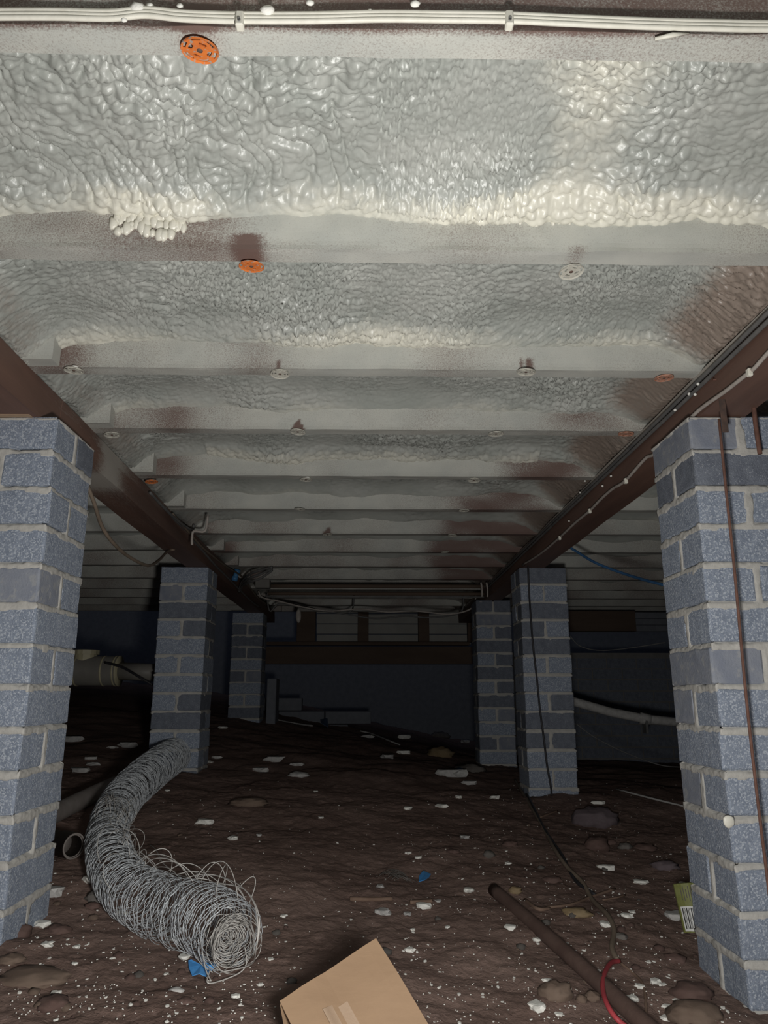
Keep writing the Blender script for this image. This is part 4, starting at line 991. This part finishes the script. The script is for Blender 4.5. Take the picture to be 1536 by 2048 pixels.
# ---- white chips, the larger ones
CH = [(407, 1648, 38, .42, 'long pale foam piece with a round end, right of the wire netting roll'), (468, 1680, 21, .8, 'squarish white foam chip right of the netting roll'), (518, 1672, 12, .6, 'small grey foam chip right of the squarish one'),
 (642, 1637, 11, .6, 'small oval white chip in the middle of the soil'), (631, 1584, 8, .8, 'tiny round chip in the upper middle of the soil'), (883, 1615, 27, .45, 'flat ragged white chip in the middle distance'), (929, 1677, 17, 1.5, 'upright pale shard in the middle of the soil'),
 (816, 1619, 17, .9, 'notched white chip left of the flat ragged one'), (817, 1708, 12, .6, 'small white chip above the blue scrap, left'), (837, 1717, 13, .8, 'small round white chip above the blue scrap, right'), (760, 1775, 14, 1.2, 'grey-white lump beside the fibre tuft'),
 (938, 1784, 21, .7, 'neat rectangular white chip right of the blue scrap'), (876, 1804, 12, .8, 'white chip at the end of the brown stick'), (848, 1817, 29, .5, 'ragged triangular white chip below the blue scrap'), (766, 1828, 26, .8, 'thick pale grey lump above the cardboard'),
 (815, 1830, 15, .8, 'bent white chip right of the grey lump'), (826, 1861, 11, .6, 'small curled chip above the cardboard corner'), (895, 1856, 10, .8, 'small chip right of the cardboard corner'), (819, 1902, 19, .9, 'oblong white chip beside the right edge of the cardboard'),
 (567, 1834, 13, .8, 'small chip between the netting roll and the cardboard'), (541, 1920, 11, .8, 'round white chip between netting end and cardboard'), (521, 1971, 11, .8, 'white chip left of the cardboard corner'), (471, 1995, 15, 1.7, 'upright shell-like chip at the lower edge, left of the cardboard'),
 (938, 1570, 34, .35, 'long white strip on the far soil'), (917, 1596, 15, .6, 'small chip below the long white strip'), (989, 1598, 21, .6, 'pair of stuck white chips near the second right pier'), (1198, 1608, 25, .45, 'flat white chip right of the second right pier'),
 (1162, 1631, 15, .6, 'white chip on top of the purple-grey rock'), (1015, 1688, 11, .9, 'small white chip near the grey-green stone'), (1016, 1729, 13, .9, 'curled white chip above the end of the old pipe'), (1213, 1739, 34, .45, 'long bright white block left of the near right pier'),
 (1281, 1768, 29, .45, 'oval white chip left of the green packet'), (1364, 1768, 13, .5, 'small white chip above the green packet'), (1254, 1834, 19, 1.1, 'broken white chip between the twisted cable and the packet'), (1265, 1826, 12, .7, 'small white chip touching the broken one'),
 (1212, 1853, 23, .9, 'pale round foam plug beside the twisted cable'), (1349, 1837, 31, .8, 'large pale grey foam lump beside the green packet'), (1021, 1858, 21, .9, 'cube-like white chip left of the old pipe'), (1074, 1882, 15, 1.1, 'white chip lying against the old pipe'),
 (1297, 1926, 10, .9, 'white chip right of the red cable'), (1310, 1967, 21, .6, 'cluster of white chips near the red cable'), (1325, 1972, 14, .8, 'white chip at the right of the cluster'), (1264, 2001, 21, .8, 'jagged white chip right of the red cable loop'), (1281, 1976, 15, .7, 'white chip above the jagged one'),
 (1088, 1981, 11, .9, 'white chip on the tan rounded stone'), (1093, 1963, 15, .5, 'flat white chip above the tan rounded stone'), (1074, 2018, 32, 1.0, 'large white wedge-shaped chip at the bottom'), (1118, 2031, 13, .8, 'small chip right of the white wedge'),
 (1353, 2003, 13, 1.0, 'white chip before the reddish stone'), (1334, 2017, 17, .9, 'round white lump left of the large tan stone'), (1333, 2040, 19, .9, 'white lump at the bottom edge left of the large tan stone'), (188, 1765, 36, .7, 'large white folded chip left of the netting roll'),
 (244, 1830, 21, .9, 'white angular chip under the netting roll'), (349, 1882, 20, .6, 'white chip under the lower side of the netting roll'), (323, 1859, 13, .7, 'small white chip under the netting roll'), (368, 1918, 21, .7, 'ragged white chip above the blue scrap'),
 (153, 1896, 13, .7, 'small white chip in the left foreground'), (149, 1929, 10, .9, 'rounded chip in the left foreground'), (112, 1990, 17, 1.0, 'white lump on the large flat brown stone'), (226, 1918, 10, .6, 'thin chip in the left foreground'), (332, 1950, 9, .8, 'small chip left of the blue scrap'),
 (101, 1792, 48, .5, 'pale grey broken slab beside the foot of the near left pier'), (82, 1853, 27, .8, 'white ragged chip at the foot of the near left pier'), (93, 1893, 21, 1.1, 'bright white chip in front of the near left pier'), (101, 1709, 11, .9, 'small white chip below the socket pipe'),
 (95, 1732, 17, .6, 'pale chip beside the near left pier'), (161, 1545, 37, .4, 'long pinkish foam stick behind the near left pier, lowest'), (185, 1531, 25, .4, 'pale foam stick above the lowest one'), (181, 1519, 22, .4, 'pale foam stick, upper of the pair'),
 (225, 1497, 20, .4, 'short foam stick on the left soil'), (258, 1496, 46, .2, 'long thin foam sliver left of the second left pier'), (139, 1484, 46, .25, 'thin pale sliver beside the near left pier'), (520, 1544, 36, .35, 'pale foam stick right of the second left pier'),
 (903, 1554, 62, .25, 'long flat white sheet piece before the far right pier'), (593, 1532, 26, .3, 'pair of small foam sticks on the far soil'), (546, 1524, 46, .25, 'curved pale foam strip on the far soil'), (777, 1518, 27, .6, 'crumpled pale piece on the far soil'),
 (808, 1508, 28, .3, 'thin pale strip before the yellow-brown rubble'), (808, 1478, 26, .5, 'pale scrap at the edge of the dark opening'), (735, 1476, 28, .3, 'pale sliver on the far soil, centre'), (930, 1486, 20, .7, 'square pale scrap beside the far right pier'),
 (446, 1457, 17, .4, 'small chip between the left piers'), (434, 1517, 21, .4, 'foam stick at the foot of the second left pier'), (418, 1526, 14, .8, 'round chip at the corner of the second left pier'), (335, 1582, 9, .8, 'small chip beside the upper netting roll')]
for k, (x, y, wd, asp, lab) in enumerate(CH):
    stone(x, y, wd * .92, min(1.1, asp / .7) if asp > .5 else asp * 1.3, m_chalk if any(s in lab for s in ('grey', 'far', 'shard', 'stick', 'sliver')) else m_white, lab, k + 60, .42 if asp < .5 else .58, 'foam_chip', 'foam chip', 'larger foam chips on the soil', sink=.15, flat=.55, rough=.55, sub=2)
# ---- tiny crumbs: about 290 single ones, the dust of the rest as one
crumb = []
for s in range(7):
    V, F = blob((1, .75, .55), 1, .5, s + 200, .6); crumb.append(mesh('foam_crumb', V, F, m_white, smooth=False))
rc = random.Random(21); placed = 0; dust = []
for t_ in range(9000):
    x = rc.uniform(0, 1500); y = 1560 + 490 * rc.random() ** .8
    dens = .30 + .7 * math.exp(-((x - 1150) / 260) ** 2) + .5 * (x < 560) * (y > 1820) + .25 * (700 < x < 960) * (y > 1680)
    dens *= .35 + .65 * (float(pn(x / 70, y / 50, 2)) > -.05)
    if rc.random() > dens: continue
    big = placed < 290 and rc.random() < .35
    if not big and len(dust) >= 1500: 
        if placed >= 290: break
        continue
    p = G(x, y, 0)
    if p.y < 1.25 or (-.98 < p.x < -.69 and 1.58 < p.y < 1.87) or (.69 < p.x < .97 and 1.55 < p.y < 1.84): continue
    size = (rc.uniform(.0026, .0052) if big else rc.uniform(.0008, .0020))
    if big:
        o = put('foam_crumb', crumb[rc.randrange(7)], None, (p.x, p.y, float(ground(p.x, p.y)) + size * .55), (rc.uniform(-.3, .3), rc.uniform(-.3, .3), rc.uniform(0, 6)))
        o.scale = (size, size, size); tag(o, 'tiny white foam crumb scattered on the brown soil', 'foam crumb', 'tiny foam crumbs on the soil'); placed += 1
    else: dust.append((p.x, p.y, float(ground(p.x, p.y)) + .0035, size, rc.uniform(0, 6)))
bv, bf = blob((1, .8, .6), 1, .3, 5); bv = np.array(bv); parts = []
for (x, y, z, s, a) in dust:
    R = np.array([[math.cos(a), -math.sin(a), 0], [math.sin(a), math.cos(a), 0], [0, 0, 1]]); parts.append((bv @ R.T * s + np.array([x, y, z]), bf))
V, F = join(parts); tag(put('foam_dust', mesh('foam_dust', V, np.array(F), m_white)), 'white foam dust sprinkled over the soil', 'foam dust', kind='stuff')
# pebbles in the soil
peb = [mesh('pebble', *blob((1, .85, .6), 2, .3, 300 + s), (m_st_red, m_st_tan, m_st_gry, m_st_red)[s]) for s in range(4)]
for k in range(110):
    x = rc.uniform(0, 1500); y = rc.uniform(1640, 2045)
    if rc.random() > .25 + .75 * (x > 1000 or x < 500): continue
    p = G(x, y, 0); s = rc.uniform(.004, .013)
    if (-.99 < p.x < -.68 and 1.57 < p.y < 1.88) or (.67 < p.x < .99 and 1.53 < p.y < 1.86): continue
    o = put('pebble', peb[rc.randrange(4)], None, (p.x, p.y, float(ground(p.x, p.y)) + s * .2), (0, 0, rc.uniform(0, 6))); o.scale = (s, s, s)
    tag(o, 'small brown pebble or soil clod bedded in the soil', 'pebble', 'small pebbles in the soil')

# ---- blue scraps
def scrap(pts, m, lab, h=.012, thick=.0015, group=None):
    P3 = [G(x, y, 0) for x, y in pts]; c = sum(P3, Vector()) / len(P3)
    top = [Vector((p.x, p.y, float(ground(p.x, p.y)) + .004 + h * (.5 + .5 * math.sin(i * 2.1)))) - c for i, p in enumerate(P3)]
    n = len(top); cc = sum(top, Vector()) / n + Vector((0, 0, .004)); V = top + [t - Vector((0, 0, thick)) for t in top] + [cc, cc - Vector((0, 0, thick))]
    F = [[i, (i + 1) % n, 2 * n] for i in range(n)] + [[n + (i + 1) % n, n + i, 2 * n + 1] for i in range(n)] + [[i, n + i, n + (i + 1) % n, (i + 1) % n] for i in range(n)]
    return tag(put('plastic_scrap', mesh('plastic_scrap', [tuple(v) for v in V], F, m, False), None, c), lab, 'plastic scrap', group)
scrap([(376, 1930), (382, 1932), (386, 1944), (400, 1946), (408, 1935), (420, 1934), (433, 1936), (432, 1944), (420, 1948), (412, 1962), (398, 1960), (384, 1956), (377, 1944)], m_blue, 'bright blue plastic scrap under the unravelled end of the netting roll', .008)
scrap([(838, 1758), (846, 1750), (862, 1751), (858, 1760), (850, 1768), (838, 1766)], m_blue, 'small blue and white plastic scrap in the middle of the soil', .008)
scrap([(640, 1444), (655, 1446), (656, 1456), (642, 1454)], m_dblue, 'blue scrap on the far rising soil', .05)
scrap([(910, 1543), (925, 1540), (930, 1550), (915, 1554)], m_dblue, 'small dark blue scrap on the white sheet before the far right pier', .02)
# flake of foam stuck to the near right pier
V, F = blob((.012, .003, .013), 2, .3, 9)
tag(put('foam_flake', mesh('foam_flake', V, F, m_cream), None, PY(1458, 1643, 1.578)), 'small cream foam flake stuck on the front of the near right pier', 'foam flake')
